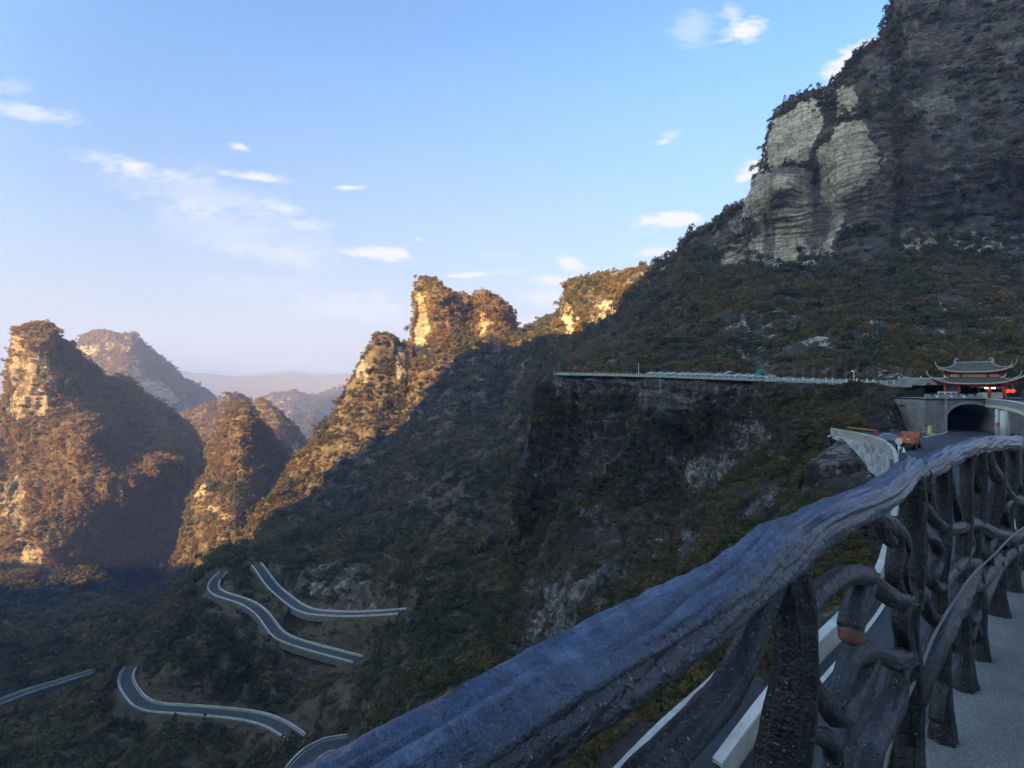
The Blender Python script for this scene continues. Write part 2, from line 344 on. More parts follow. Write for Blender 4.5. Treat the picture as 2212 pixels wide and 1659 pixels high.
# ================================================================== TERRAIN
def resample(path, n):
    p = np.array(path, float); s = np.r_[0, np.cumsum(np.linalg.norm(np.diff(p, axis=0), axis=1))]; t = np.linspace(0, s[-1], n)
    return np.stack([np.interp(t, s, p[:, k]) for k in range(p.shape[1])], 1)
def smooth(a, k, it=1):
    for _ in range(it):
        q = np.pad(a, ((k, k), (0, 0)), 'edge'); a = sum(q[i:i+len(a)] for i in range(2*k+1))/(2*k+1)
    return a
ROADS = []      # (N x 3 centre line, half width) used to bench the roads into the slope
SURF = {}
def relief(name, label, mat, top, bot, fD, step=2.6, ystep=2.6, amp=5, wl=45, amp2=0, wl2=14, rib=0, crest=(30, 30), rock=None, stain=None, scrub=1.0,
           base_rock=.12, steep_rock=.25, back=(60, 90), carve=False, veg=None, tint=(.35, .25), ledge=0, seed=0, trees=True, jag=0, fixtop=0):
    xs = np.arange(top[0][0], top[-1][0]+step, step); nc = len(xs)
    T = np.interp(xs, *np.array(top, float).T[:2]); Bt = np.interp(xs, *np.array(bot, float).T[:2]); Bt = np.maximum(Bt, T+4)
    nr = int(max(12, np.percentile(Bt-T, 92)/ystep)); v = np.linspace(0, 1, nr)[:, None]
    y = T+(Bt-T)*v; x = np.repeat(xs[None], nr, 0); D = fD(x, y)
    D = D+crest[0]*np.exp(-(y-T)/crest[1])
    P = W(x, y, D)
    def normals(P):
        du = np.gradient(P, axis=1); dv = np.gradient(P, axis=0); n = np.cross(dv, du); n /= np.linalg.norm(n, axis=-1, keepdims=True)+1e-9
        flip = (n*P).sum(-1) > 0; n[flip] *= -1; return n
    N = normals(P)
    fade = np.clip((y-T)/12, .25, 1)
    am = np.minimum(amp, .020*D)*fade; q = P/wl+seed*7.7
    disp = am*(fbm(q, 5, .52)*.9+fbm(q*1.7+5, 3, .5, True)*.35-.25)
    if rib: disp = disp+np.minimum(rib, .02*D)*fade*fbm(P/np.array([wl*.5, wl*.5, wl*3.2])+seed, 4, .5, True)
    rk = np.full(D.shape, base_rock)+steep_rock*np.clip(fbm(P/np.array([wl*1.2, wl*1.2, wl*.8])+31, 4, .6), -.6, 1)
    if rock:
        wx = x+fbm(P/22, 4, .62)*13+fbm(P/4, 2)*4; wy = y+fbm(P/22+9, 4, .62)*13+fbm(P/4+3, 2)*4
        for poly, val in rock:
            m = inpoly(wx, wy, poly); rk[m] = val
    stn = np.zeros(D.shape)
    if stain:
        for poly, val in stain: stn[inpoly(wx, wy, poly)] = val
    stn = smooth(smooth(stn, 1).T, 1).T
    if ledge:
        zz = P[..., 2]+fbm(P/40, 2)*4; lay = ((zz/7.5) % 1)**2*1.2+((zz/3.1) % 1)*.5
        disp = disp+ledge*np.clip(rk*1.2, 0, 1)*(lay-.8)*fade
    if fixtop: disp = disp*np.clip((y-T-8)/fixtop, 0, 1)
    P = P+N*disp[..., None]
    if jag: P[0, :, 2] += fbm(np.c_[xs/9, xs*0, xs*0+seed], 3)*jag
    dist = np.full(D.shape, 99.)
    if carve:
        for C, hw, (x0, x1, y0, y1), d0, left in ROADS:
            mk = (x > x0-60) & (x < x1+60) & (y > y0-60) & (y < y1+60)
            Q = P[mk]; 
            if not len(Q): continue
            best = np.full(len(Q), 1e9); zr = np.zeros(len(Q)); rd = np.zeros(len(Q)); sd = np.zeros(len(Q))
            for i in range(len(C)-1):
                a, b = C[i], C[i+1]; ab = (b-a)[:2]; t = np.clip(((Q[:, :2]-a[:2])@ab)/(ab@ab), 0, 1)
                d = np.linalg.norm(Q[:, :2]-a[:2]-t[:, None]*ab, axis=1)
                m = d < best; best[m] = d[m]; zr[m] = (a[2]+t*(b[2]-a[2]))[m]
                cp = a[:2]+t[:, None]*ab; rd[m] = np.linalg.norm(cp, axis=1)[m]; sd[m] = ((Q[:, 0]-cp[:, 0])*ab[1]-(Q[:, 1]-cp[:, 1])*ab[0])[m]
            f = np.clip((best-hw-.8)/(hw*1.0), 0, 1); f = f*f*(3-2*f)
            tgt = zr-.35
            Qz = Q[:, 2]; lim = tgt+np.clip(best-hw-.4, 0, None)*2.2; 
            side = (sd > 0) if left else (np.linalg.norm(Q[:, :2], axis=1) < rd-.3)
            lim = np.where(side & (best > hw+.3), tgt-d0-np.clip(best-hw, 0, 18)*.35+np.clip(best-hw-18, 0, None)*1.5, lim)
            low = np.where(side, -1e9, tgt)-np.clip(best-hw-.6, 0, None)*3.0
            Q[:, 2] = np.clip(Qz, low, lim)
            P[mk] = Q; dist[mk] = np.minimum(dist[mk], best-hw)
    N = normals(P)
    # land falling away behind the visible face, so the hill is a solid body
    rows = [P]; rad = P[0]*np.array([1, 1, 0]); rad /= np.linalg.norm(rad, axis=1)[:, None]
    for k, (fa, fz) in enumerate(((.12, .03), (.3, .12), (.6, .4), (1, 1), (1.6, 3))):
        b = P[0]+rad*back[0]*fa; b[:, 2] -= back[1]*fz; b += (fbm(b/30+seed, 3)*4*min(1, fa*3))[:, None]*np.array([.3, .3, 1]); rows.insert(0, b[None])
    G = np.concatenate(rows); nb = len(rows)-1
    RK = np.concatenate([np.repeat(rk[:1]*.5, nb, 0), rk])
    me = mesh(name, G.reshape(-1, 3), gridfaces(G.shape[0], nc)); a = me.attributes.new('rock', 'FLOAT', 'POINT'); a.data.foreach_set('value', RK.ravel().astype(np.float32))
    ST = np.concatenate([np.repeat(stn[:1], nb, 0), stn]); a = me.attributes.new('stain', 'FLOAT', 'POINT'); a.data.foreach_set('value', ST.ravel().astype(np.float32))
    o = link(name, me, mat); tag(o, label, None, kind='structure')
    SURF[name] = (P, x, y, D, N)
    if not trees: return o
    # woodland on it
    rng = np.random.default_rng(seed+77)
    Gt = G[nb-2:]; rkt = RK[nb-2:]; dst = np.concatenate([np.full((2, nc), 99.), dist])
    e1 = Gt[1:, :-1]-Gt[:-1, :-1]; e2 = Gt[:-1, 1:]-Gt[:-1, :-1]; ar = np.linalg.norm(np.cross(e1, e2), axis=-1)
    Dm = Gt[:-1, :-1, 1]
    r0 = np.interp(Dm, [20, 60, 120, 250, 500, 900, 2000, 4000], veg or [.45, .8, 1.2, 1.8, 2.4, 3.0, 4.6, 8])
    rkc = rkt[:-1, :-1]+fbm(Gt[:-1, :-1]/22, 3, .6)*.25
    cover = np.clip(1.45-rkc*2.1, 0, 1.45); cover[(rkc > .45)] *= .12
    cover *= np.clip(1+fbm(Gt[:-1, :-1]/60+3, 3)*.7, .45, 1.5)
    cover *= 1-(1-scrub)*(ST[nb-2:][:-1, :-1] > .3)
    if fixtop:
        yt = np.concatenate([np.zeros((2, nc)), y-T])[:-1, :-1]; cover[yt < 11] = 0; r0 = r0*np.clip(yt/40, .4, 1)
    cover[dst[:-1, :-1] < r0*.55+.6] = 0
    lam = ar*cover/(math.pi*r0*r0)*1.15
    cnt = rng.poisson(np.clip(lam, 0, 6)); ii = np.repeat(np.arange(cnt.size), cnt.ravel()); r, c = ii//cnt.shape[1], ii % cnt.shape[1]
    a_, b_ = rng.random((2, len(ii), 1)); p = Gt[r, c]+a_*(Gt[r+1, c]-Gt[r, c])+b_*(Gt[r, c+1]-Gt[r, c])
    rad = r0[r, c]*np.exp(rng.normal(size=len(ii))*.38-.05)
    rad *= np.clip(1.15-dst[r, c]*0, 0, 2); near = dst[r, c] < rad*1.3+1.5; rad[near] *= .45
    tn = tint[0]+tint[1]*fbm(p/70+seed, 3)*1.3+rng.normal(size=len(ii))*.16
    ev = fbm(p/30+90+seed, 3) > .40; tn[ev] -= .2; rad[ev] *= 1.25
    u = rng.random(len(ii)); bare = (fbm(p/45+50, 2)*.5+.34 > u); idx = np.where(bare, 6+rng.integers(0, 3, len(ii)), rng.integers(0, 4, len(ii)))
    con = (rng.random(len(ii)) < .06); con &= p[:, 1] < 650; rad[con] *= .8; idx = np.where(con, 4+rng.integers(0, 2, len(ii)), idx)
    p[:, 2] -= rad*.12
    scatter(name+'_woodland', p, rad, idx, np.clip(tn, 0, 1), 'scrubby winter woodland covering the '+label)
    print(name, G.shape, 'plants', len(ii))
    return o

TERR = mat_terrain('wooded_slope', 4.5, (.085, .072, .050), (.16, .122, .078), (.52, .47, .38), (.36, .33, .28), (.17, .16, .15))
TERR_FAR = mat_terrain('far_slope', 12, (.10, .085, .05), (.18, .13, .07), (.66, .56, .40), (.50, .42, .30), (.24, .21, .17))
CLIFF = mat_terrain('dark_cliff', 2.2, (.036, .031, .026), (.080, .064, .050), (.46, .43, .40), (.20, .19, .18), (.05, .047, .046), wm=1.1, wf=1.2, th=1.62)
PALE = mat_terrain('pale_cliff', 3.6, (.07, .062, .052), (.13, .108, .088), (.88, .77, .60), (.70, .61, .48), (.36, .33, .28))

# --- depth of the near massif: sketch x, y -> metres
MAIN = RBF([(-80,1230,780),(0,1230,760),(200,1240,720),(300,1305,570),(370,1270,600),(0,1350,520),(150,1400,430),(300,1400,350),(-80,1450,340),(0,1450,330),(0,1520,270),
 (200,1452,320),(120,1600,215),(-80,1750,170),(0,1659,200),(400,1659,170),(700,1659,150),(276,1446,272),(303,1521,252),(460,1537,236),(628,1581,213),(450,1270,335),(472,1200,430),(515,1215,440),(530,1188,652),(640,1100,684),(870,935,775),(905,880,789),(935,830,801),(730,1000,714),(1045,738,862),
 (400,1380,292),(530,1450,256),(594,1367,288),(775,1425,252),(567,1229,345),(613,1287,325),(700,1326,292),(850,1322,262),(640,1240,365),(700,1180,430),(560,1150,660),
 (600,1090,685),(664,980,760),(724,910,795),(760,860,805),(830,730,835),(868,760,850),(830,850,808),(750,1000,722),(800,960,743),(700,1060,692),(800,1080,600),(850,1150,440),
 (905,800,820),(985,760,838),(960,850,785),(930,1000,560),(950,930,650),(1058,740,862),(1050,850,725),(1000,950,600),(1000,1050,470),(1103,790,830),(1103,860,740),(1090,940,610),(1150,900,520),
 (1160,800,640),(1130,1000,440),(1000,1200,330),(1100,1150,345),(900,1250,295),(1000,1400,200),(1150,1400,165),(1150,1659,92),(900,1550,155),(1200,1200,280),(1240,900,450),(1240,1000,390),
 (1180,700,880),(1119,722,900),(1210,700,850),(1222,640,790),(1214,720,770),(1245,610,740),(1245,740,690),(1300,600,730),(1300,700,640),(1390,590,640),(1350,720,560),(1280,760,520),(1390,680,480),
 (1500,510,530),(1613,437,455),(1660,330,450),(1700,230,460),(1800,190,445),(1830,150,440),(1935,20,430),(1935,-60,440),(2200,0,400),(2330,-60,400),(1620,560,430),(1750,575,405),(1850,520,388),
 (2000,545,372),(2200,555,352),(1765,400,428),(1700,400,412),(1820,400,398),(1900,300,395),(2000,200,410),(2200,300,362),(2100,400,372),(1500,620,400),(1450,660,390),(1400,760,330),(1250,830,300),
 (1300,830,270),(1500,760,262),(1500,835,215),(1700,700,270),(1700,835,175),(1900,700,240),(1900,840,148),(2100,700,222),(2100,840,136),(2330,850,125),(2330,600,300)])

def pxr(pts, fD=None, sm=4, n=90):
    """road centre line from sketch points (x, y, distance), evenly spaced and smoothed"""
    p = np.array(pts, float); return smooth(resample(W(p[:, 0], p[:, 1], p[:, 2]), n), sm, 2)
ROAD_PX = {
 'upper': ([(548,1215,352),(560,1222,348),(573,1247,340),(591,1269,331),(613,1287,322),(637,1307,308),(659,1319,300),(678,1324,294),(760,1328,275),(850,1323,262),(880,1320,258)], 4.2),
 'middle': ([(492,1228,350),(474,1243,345),(456,1258,338),(453,1272,333),(469,1282,328),(496,1290,322),(527,1299,315),(552,1311,308),(570,1327,302),(582,1345,296),(594,1367,288),(613,1379,281),(637,1388,275),(678,1400,267),(720,1411,260),(785,1428,250)], 4.2),
 'lower': ([(292,1432,280),(278,1444,276),(267,1462,268),(273,1480,262),(288,1502,255),(303,1521,249),(331,1530,245),(398,1533,240),(460,1538,235),(521,1544,230),(567,1552,225),(597,1564,220),(633,1586,212),(650,1604,206)], 4.0),
 'bottom': ([(596,1740,148),(622,1695,152),(645,1658,156),(672,1630,161),(705,1612,166),(760,1604,170)], 4.0),
 'valley': ([(-80,1545,262),(0,1517,272),(61,1493,284),(123,1475,297),(199,1451,318),(230,1440,325)], 3.4),
}
def bench(key):
    pts, hw = ROAD_PX[key]; C = pxr(pts); p = np.array(pts); ROADS.append((C, hw, (p[:, 0].min(), p[:, 0].max(), p[:, 1].min(), p[:, 1].max()), 1.2, False)); return C
RC = {k: bench(k) for k in ROAD_PX}

relief('hillside', 'dark valley side with the hairpin road cut into it', TERR,
 [(-80,1228),(0,1230),(200,1236),(260,1290),(300,1300),(340,1282),(370,1268),(440,1240),(468,1206),(490,1192),(520,1185),(535,1160),(560,1110),(600,1060),(640,1000),(664,966),(689,926),(724,896),(744,863),(759,831),(779,806),(786,783),(801,763),(811,746),(815,732),(822,724),(829,722),(846,731),(859,741),(866,752),(871,790),(877,818),(884,812),(892,800),(905,780),(925,752),(950,735),(985,728),(1020,733),(1058,728),(1090,732),(1119,722),(1138,708),(1163,696),(1183,686)],
 [(-80,1800),(1183,1800)], MAIN, amp=8, wl=75, rib=7.5, crest=(20, 16), carve=True, back=(70, 110), seed=1, base_rock=.13, tint=(.20, .22),
 rock=[([(792,790),(800,800),(795,830),(784,835),(787,805)],.95),([(852,745),(866,760),(868,800),(862,838),(855,830),(856,790)],.8),([(817,880),(828,890),(822,960),(815,955)],.5),
       ([(905,1040),(915,1050),(910,1080),(902,1090)],.5),([(670,1230),(760,1240),(860,1290),(850,1312),(760,1318),(690,1310),(650,1275)],.42),([(530,1470),(600,1480),(600,1520),(500,1525)],.45),([(1090,745),(1120,735),(1160,730),(1130,755)],.35)])
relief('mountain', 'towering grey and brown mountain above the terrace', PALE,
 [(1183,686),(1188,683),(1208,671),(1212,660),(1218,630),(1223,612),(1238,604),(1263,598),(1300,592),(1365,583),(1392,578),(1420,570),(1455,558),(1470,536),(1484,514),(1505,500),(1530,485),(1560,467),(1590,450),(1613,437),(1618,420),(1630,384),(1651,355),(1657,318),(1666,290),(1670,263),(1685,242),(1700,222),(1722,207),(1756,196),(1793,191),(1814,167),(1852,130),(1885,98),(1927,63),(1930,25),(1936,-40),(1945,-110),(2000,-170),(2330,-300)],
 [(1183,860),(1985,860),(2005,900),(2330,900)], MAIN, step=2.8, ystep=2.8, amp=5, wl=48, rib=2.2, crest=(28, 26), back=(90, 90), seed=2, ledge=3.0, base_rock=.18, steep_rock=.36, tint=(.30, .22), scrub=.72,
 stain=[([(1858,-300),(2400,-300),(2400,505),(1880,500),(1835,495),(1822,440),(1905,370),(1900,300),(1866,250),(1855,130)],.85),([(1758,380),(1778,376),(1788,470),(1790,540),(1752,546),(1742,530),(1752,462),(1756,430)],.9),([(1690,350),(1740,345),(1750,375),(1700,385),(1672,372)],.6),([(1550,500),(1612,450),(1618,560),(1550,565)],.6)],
 rock=[([(1216,655),(1228,650),(1243,668),(1246,690),(1238,720),(1222,738),(1214,725),(1210,700),(1216,680)],1.1),
  ([(1668,265),(1705,240),(1770,215),(1776,270),(1764,315),(1740,343),(1690,358),(1652,365),(1663,300)],1.1),
  ([(1640,370),(1690,365),(1752,362),(1758,430),(1744,470),(1730,530),(1716,570),(1612,568),(1616,520),(1650,495),(1640,480),(1612,470),(1614,422),(1628,385)],1.1),
  ([(1762,372),(1774,322),(1810,286),(1862,276),(1890,310),(1890,370),(1856,412),(1832,440),(1826,500),(1793,548),(1795,473),(1782,415)],1.1),
  ([(1754,376),(1780,372),(1790,470),(1793,540),(1745,548),(1710,530),(1712,462),(1735,450)],.72),
  ([(1812,200),(1848,178),(1858,245),(1806,282)],1.0),([(1902,300),(1925,293),(1926,368),(1900,360)],.9),
  ([(1555,560),(1600,556),(1660,570),(1755,560),(1765,575),(1680,580),(1560,572)],.7),([(1590,470),(1612,460),(1614,545),(1592,550)],.55),
  ([(1936,-20),(1972,-30),(1960,35),(1932,48)],1.1),([(1990,0),(2050,-10),(2010,25)],.7),([(2006,490),(2066,485),(2064,545),(2000,540)],.65),([(1930,525),(2100,535),(2100,548),(1930,540)],.6),
  ([(2110,515),(2180,515),(2170,548),(2105,552)],.6),([(2150,320),(2190,315),(2180,370),(2160,360)],.55),([(1930,40),(2330,-60),(2330,545),(1930,530),(1935,300)],.36),([(1860,130),(1935,80),(1930,300),(1860,260)],.34),([(1975,220),(2040,200),(2060,240),(2000,280)],.62),
  ([(2140,100),(2200,90),(2200,150),(2150,150)],.6),([(1950,80),(2000,60),(2010,120),(1960,130)],.55),([(1880,400),(1940,410),(1920,480),(1840,500)],.55),([(1860,700),(2000,690),(2000,730),(1880,740)],.36),([(1640,690),(1740,700),(1700,760),(1640,750)],.36)])
# sandstone towers behind
TW = RBF([(866,760,960),(898,790,960),(896,680,960),(903,760,925),(915,620,925),(920,750,905),(940,640,905),(985,650,915),(985,760,880),(1020,680,950),(1024,760,930),(1038,650,915),(1042,760,885),(1080,660,910),(1118,710,960),(1118,780,930),(940,860,850),(1060,860,850),(870,860,900)])
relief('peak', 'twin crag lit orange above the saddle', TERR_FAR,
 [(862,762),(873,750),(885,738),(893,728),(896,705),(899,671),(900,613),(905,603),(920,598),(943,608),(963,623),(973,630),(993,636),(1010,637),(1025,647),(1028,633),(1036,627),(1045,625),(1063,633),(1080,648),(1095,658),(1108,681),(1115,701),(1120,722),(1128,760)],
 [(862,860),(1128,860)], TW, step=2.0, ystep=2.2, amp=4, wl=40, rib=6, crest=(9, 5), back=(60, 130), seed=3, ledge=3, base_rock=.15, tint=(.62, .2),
 rock=[([(900,640),(921,632),(924,690),(928,720),(912,760),(896,760),(900,690)],.9),([(1040,668),(1054,680),(1056,705),(1046,728),(1038,720)],1.0),([(1060,690),(1100,690),(1100,712),(1066,712)],.35),([(905,775),(920,760),(915,790),(902,795)],.8)])
LP = RBF([(-80,870,900),(0,900,860),(0,1220,780),(30,760,905),(45,720,900),(30,860,880),(75,700,905),(105,720,890),(105,860,880),(150,760,945),(115,900,870),(200,830,1000),(300,860,1080),(437,980,1180),(300,960,1030),(210,880,980),(335,1000,885),(200,930,850),(250,1100,870),(290,1040,865),(350,1000,890),(380,1050,1060),(420,1150,1080),(300,1200,980),(230,1280,870),(120,1000,850),(120,1200,800),(-80,1260,780),(450,1250,950),(200,1330,800)])
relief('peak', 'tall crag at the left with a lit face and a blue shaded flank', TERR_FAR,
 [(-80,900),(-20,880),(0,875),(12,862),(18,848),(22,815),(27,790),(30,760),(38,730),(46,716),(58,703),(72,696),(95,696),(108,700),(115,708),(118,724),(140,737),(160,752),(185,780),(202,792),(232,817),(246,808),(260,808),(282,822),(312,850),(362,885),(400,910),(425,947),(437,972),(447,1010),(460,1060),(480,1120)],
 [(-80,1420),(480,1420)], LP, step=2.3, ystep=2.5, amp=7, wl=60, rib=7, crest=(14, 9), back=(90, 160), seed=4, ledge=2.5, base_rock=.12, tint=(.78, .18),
 rock=[([(42,732),(62,728),(68,755),(48,768),(40,755)],.9),([(34,770),(60,765),(108,760),(106,890),(60,900),(24,905),(22,880),(30,820)],.52),([(32,760),(42,770),(38,830),(28,830)],.9),([(22,870),(40,860),(108,862),(104,885),(60,885),(40,920),(20,905)],.7),([(5,1040),(30,1030),(60,1060),(50,1080),(60,1180),(95,1185),(90,1220),(30,1225),(40,1150),(10,1100)],.6),([(188,1130),(212,1150),(216,1195),(204,1185),(185,1150)],.6),([(245,948),(255,950),(250,975),(240,970)],.5)])
MP = RBF([(446,986,960),(380,1240,830),(524,870,905),(510,950,870),(515,1100,810),(560,1000,915),(600,1100,960),(620,1000,1010),(550,1200,790),(420,1200,825),(640,1250,800),(370,1300,790),(660,1100,980)])
relief('peak', 'small wooded peak with a ridge of sunlit scrub in mid valley', TERR_FAR,
 [(352,1290),(366,1262),(380,1215),(400,1150),(425,1050),(446,986),(459,958),(489,918),(500,884),(509,871),(524,868),(539,876),(554,898),(571,918),(589,941),(614,976),(630,1005),(660,1060),(690,1120)],
 [(352,1400),(690,1400)], MP, step=2.3, ystep=2.5, amp=6, wl=50, rib=6, crest=(14, 8), back=(80, 150), seed=5, ledge=2, base_rock=.12, tint=(.5, .2),
 rock=[([(430,1050),(446,1040),(450,1070),(436,1090),(428,1080)],.9),([(450,1095),(495,1100),(500,1112),(460,1110)],.7),([(505,905),(512,910),(512,925),(505,920)],.8)])
P5 = RBF([(551,878,1480),(574,866,1460),(600,950,1400),(664,961,1500),(640,1000,1400),(560,1000,1380),(680,1100,1400)])
relief('peak', 'brown rounded peak behind the mid valley crag', TERR_FAR, [(546,900),(551,880),(561,862),(574,866),(589,881),(614,901),(639,926),(664,961),(690,1010)], [(546,1060),(690,1080)], P5, step=2.6, ystep=3, amp=9, wl=90, rib=5, crest=(25, 8), back=(120, 200), seed=6, base_rock=.14, tint=(.75, .15),
 rock=[([(628,960),(645,965),(640,975),(625,972)],.8)])
P4 = RBF([(400,900,1650),(460,900,1600),(514,852,1620),(500,950,1520),(541,878,1720),(520,1000,1600),(430,1000,1480),(560,1000,1700)])
relief('peak', 'knobbly far peak between two crags', TERR_FAR, [(392,892),(412,885),(430,882),(449,876),(459,868),(470,872),(479,863),(496,851),(514,852),(534,861),(541,878),(556,910)], [(392,1060),(556,1060)], P4, step=2.6, ystep=3, amp=12, wl=100, rib=8, crest=(25, 8), back=(150, 240), seed=7, base_rock=.15, tint=(.75, .15),
 rock=[([(453,888),(458,890),(456,905),(450,900)],.9),([(484,890),(492,892),(490,905),(484,902)],.8)])
P3 = RBF([(150,760,2500),(192,719,2400),(235,715,2300),(262,729,2300),(282,721,2260),(350,776,2700),(470,867,3000),(290,800,2150),(200,800,2250),(340,850,2100),(400,890,2250),(430,850,2800),(300,900,2000),(480,950,2900),(380,950,2100)])
relief('peak', 'hazy double headed mountain with pale rock bands', TERR_FAR, [(150,790),(172,752),(178,728),(192,719),(215,716),(235,714),(250,719),(262,729),(273,723),(282,721),(296,727),(312,745),(330,760),(350,776),(375,797),(400,820),(440,840),(470,867),(500,900)], [(150,1000),(500,1000)], P3, step=2.4, ystep=2.6, amp=14, wl=150, rib=10, crest=(50, 10), back=(250, 400), seed=8, base_rock=.14, tint=(.7, .15),
 rock=[([(174,753),(190,748),(214,754),(210,768),(195,768),(190,776)],1.0),([(265,755),(282,752),(280,768),(265,768)],1.0),([(228,743),(238,744),(236,750),(228,750)],.9),([(286,780),(297,782),(299,810),(290,830),(284,812)],.95),([(308,815),(335,820),(372,850),(378,878),(362,882),(330,862),(305,842)],1.1),([(383,855),(400,858),(402,890),(388,890)],1.0)])
P2 = RBF([(540,870,4600),(600,850,4400),(680,855,4300),(757,830,4600),(640,900,4000),(720,890,4300),(680,940,3800),(820,820,4700),(620,960,3800)])
relief('far_hills', 'hazy far hills closing the valley', TERR_FAR, [(520,890),(545,872),(560,862),(580,855),(600,850),(625,848),(632,842),(645,850),(680,856),(705,845),(730,838),(757,830),(800,816),(860,812)], [(520,1010),(860,1010)], P2, step=4, ystep=4, amp=30, wl=330, rib=22, crest=(120, 8), back=(500, 600), seed=9, base_rock=.15, tint=(.6, .15),
 rock=[([(571,859),(583,857),(584,863),(572,864)],.9),([(606,863),(622,864),(620,870),(604,869)],.9),([(620,892),(650,897),(648,902),(622,898)],.7)])
for k, (lab, D0, tp) in enumerate((('long faint ridge behind the valley plain', 9000, [(330,800),(380,798),(420,806),(520,815),(560,812),(632,802),(680,812),(760,808),(900,800)]),
                     ('low pale hills on the horizon', 14000, [(-300,806),(0,800),(20,792),(120,803),(300,806),(500,812),(620,799),(700,806),(1000,800),(2500,800)]))):
    relief('far_hills', lab, TERR_FAR, tp, [(tp[0][0], 905-25*k), (tp[-1][0], 905-25*k)], lambda x, y, D0=D0: D0+0*x+(y-800)*-6, step=12, ystep=8, amp=90, wl=900, rib=0, crest=(300, 10), back=(1500, 900), seed=12+k, trees=False)

# --- the dark cliff under the terrace and the slope below the railing
CL = RBF([(1120,1130,225),(1128,1010,228),(1140,960,232),(1150,880,236),(1160,840,240),(1190,812,242),(1160,1000,234),(1200,900,236),(1200,1000,231),(1200,1150,216),(1130,1250,214),(1400,820,206),(1400,900,203),(1400,1000,197),(1400,1120,182),(1400,1220,140),(1540,825,182),
 (1600,900,173),(1600,1000,163),(1600,1090,135),(1700,830,158),(1700,1000,134),(1800,840,140),(1800,900,126),(1780,940,116),(1900,850,122),(1900,920,112),(1990,850,114),(1990,925,106),(1820,975,98),(1860,1010,84),(1900,1030,76),(1850,1060,78),(1900,1110,60),(1800,1150,70),
 (1700,1100,98),(1600,1200,96),(1500,1300,92),(1400,1400,82),(1300,1300,122),(1200,1400,132),(1250,1659,58),(1120,1500,130),(1450,1500,56),(1500,1480,52),(1400,1560,46),(1300,1680,38),(1700,1400,36),(1640,1450,38),(1600,1500,42),(1560,1600,40),(1800,1340,38),(1880,1260,46),(1500,1700,36),
 (1950,1150,62),(2000,1300,60),(1900,1600,32),(1750,1500,38),(2100,1200,64),(2300,1200,62),(2300,1700,30),(2010,962,92),(2100,968,93),(2300,968,92),(2100,1050,80),(1120,1750,80)])
NEAR = [(1945,985,66),(1940,1040,58.5),(1932,1085,54),(1921,1130,46.5),(1911,1166,41.5),(1896,1220,35.8),(1884,1247,33.4),(1850,1290,30.3),(1806,1332,27.6),(1743,1392,24.8),(1690,1440,23.6),(1600,1560,21.5),(1500,1700,20)]
ne = np.array(NEAR, float); ne = W(ne[:, 0], ne[:, 1], ne[:, 2])
ne[:, 2] -= 1.05; ne = np.concatenate([W([1788, 1850, 1900, 1928], [936, 948, 962, 986], [104.5, 92, 82, 70.5]), ne[1:]])
ne = smooth(resample(ne, 120), 3, 2)          # outer (valley-side) edge of the near road
t_ = np.gradient(ne[:, :2], axis=0); t_ /= np.linalg.norm(t_, axis=1)[:, None]; nl = np.stack([-t_[:, 1], t_[:, 0]], 1)
near_c = ne.copy(); near_c[:, :2] += nl*5.0
ROADS.append((near_c, 5.0, (1400, 2330, 900, 1800), 4.0, True))
ROADS.append((np.array([(62, 84, -10.), (78, 95, -10.), (96, 105, -10.)]), 10.0, (1800, 2330, 900, 1100), 0, False))
ROADS.append((np.array([(68, 98, -10.), (78, 101, -10.), (86, 103, -10.)]), 5.5, (1800, 2330, 900, 1100), 0, False))
lo = np.array([(1575,1425,46),(1530,1472,43.0),(1480,1516,39.6),(1430,1560,37.0),(1380,1610,34.6),(1330,1662,32.6),(1270,1730,30)], float); lo = smooth(resample(W(lo[:, 0], lo[:, 1], lo[:, 2])-np.array([0, 0, .85]), 60), 2, 2)
t_ = np.gradient(lo[:, :2], axis=0); t_ /= np.linalg.norm(t_, axis=1)[:, None]; nl2 = np.stack([-t_[:, 1], t_[:, 0]], 1)
low_c = lo.copy(); low_c[:, :2] += nl2*4.2
ROADS.append((low_c, 4.2, (1150, 1900, 1380, 1800), 1.5, True))
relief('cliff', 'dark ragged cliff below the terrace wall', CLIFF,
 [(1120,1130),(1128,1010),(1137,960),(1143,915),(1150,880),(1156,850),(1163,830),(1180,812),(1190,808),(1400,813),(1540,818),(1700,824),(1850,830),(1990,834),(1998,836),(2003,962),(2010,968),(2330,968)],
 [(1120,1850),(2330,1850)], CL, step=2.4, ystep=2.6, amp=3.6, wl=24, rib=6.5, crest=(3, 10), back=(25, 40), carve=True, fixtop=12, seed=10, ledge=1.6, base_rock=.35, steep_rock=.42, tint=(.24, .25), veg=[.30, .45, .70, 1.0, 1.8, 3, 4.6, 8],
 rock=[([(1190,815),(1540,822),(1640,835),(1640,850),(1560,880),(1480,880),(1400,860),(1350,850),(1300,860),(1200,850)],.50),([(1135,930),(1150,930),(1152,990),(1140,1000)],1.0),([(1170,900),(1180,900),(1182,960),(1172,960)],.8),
  ([(1375,845),(1480,850),(1520,880),(1420,890)],.75),([(1170,850),(1400,850),(1440,1000),(1400,1130),(1180,1130),(1160,1000)],.40),([(1300,1080),(1480,1120),(1480,1240),(1300,1260)],.40)])

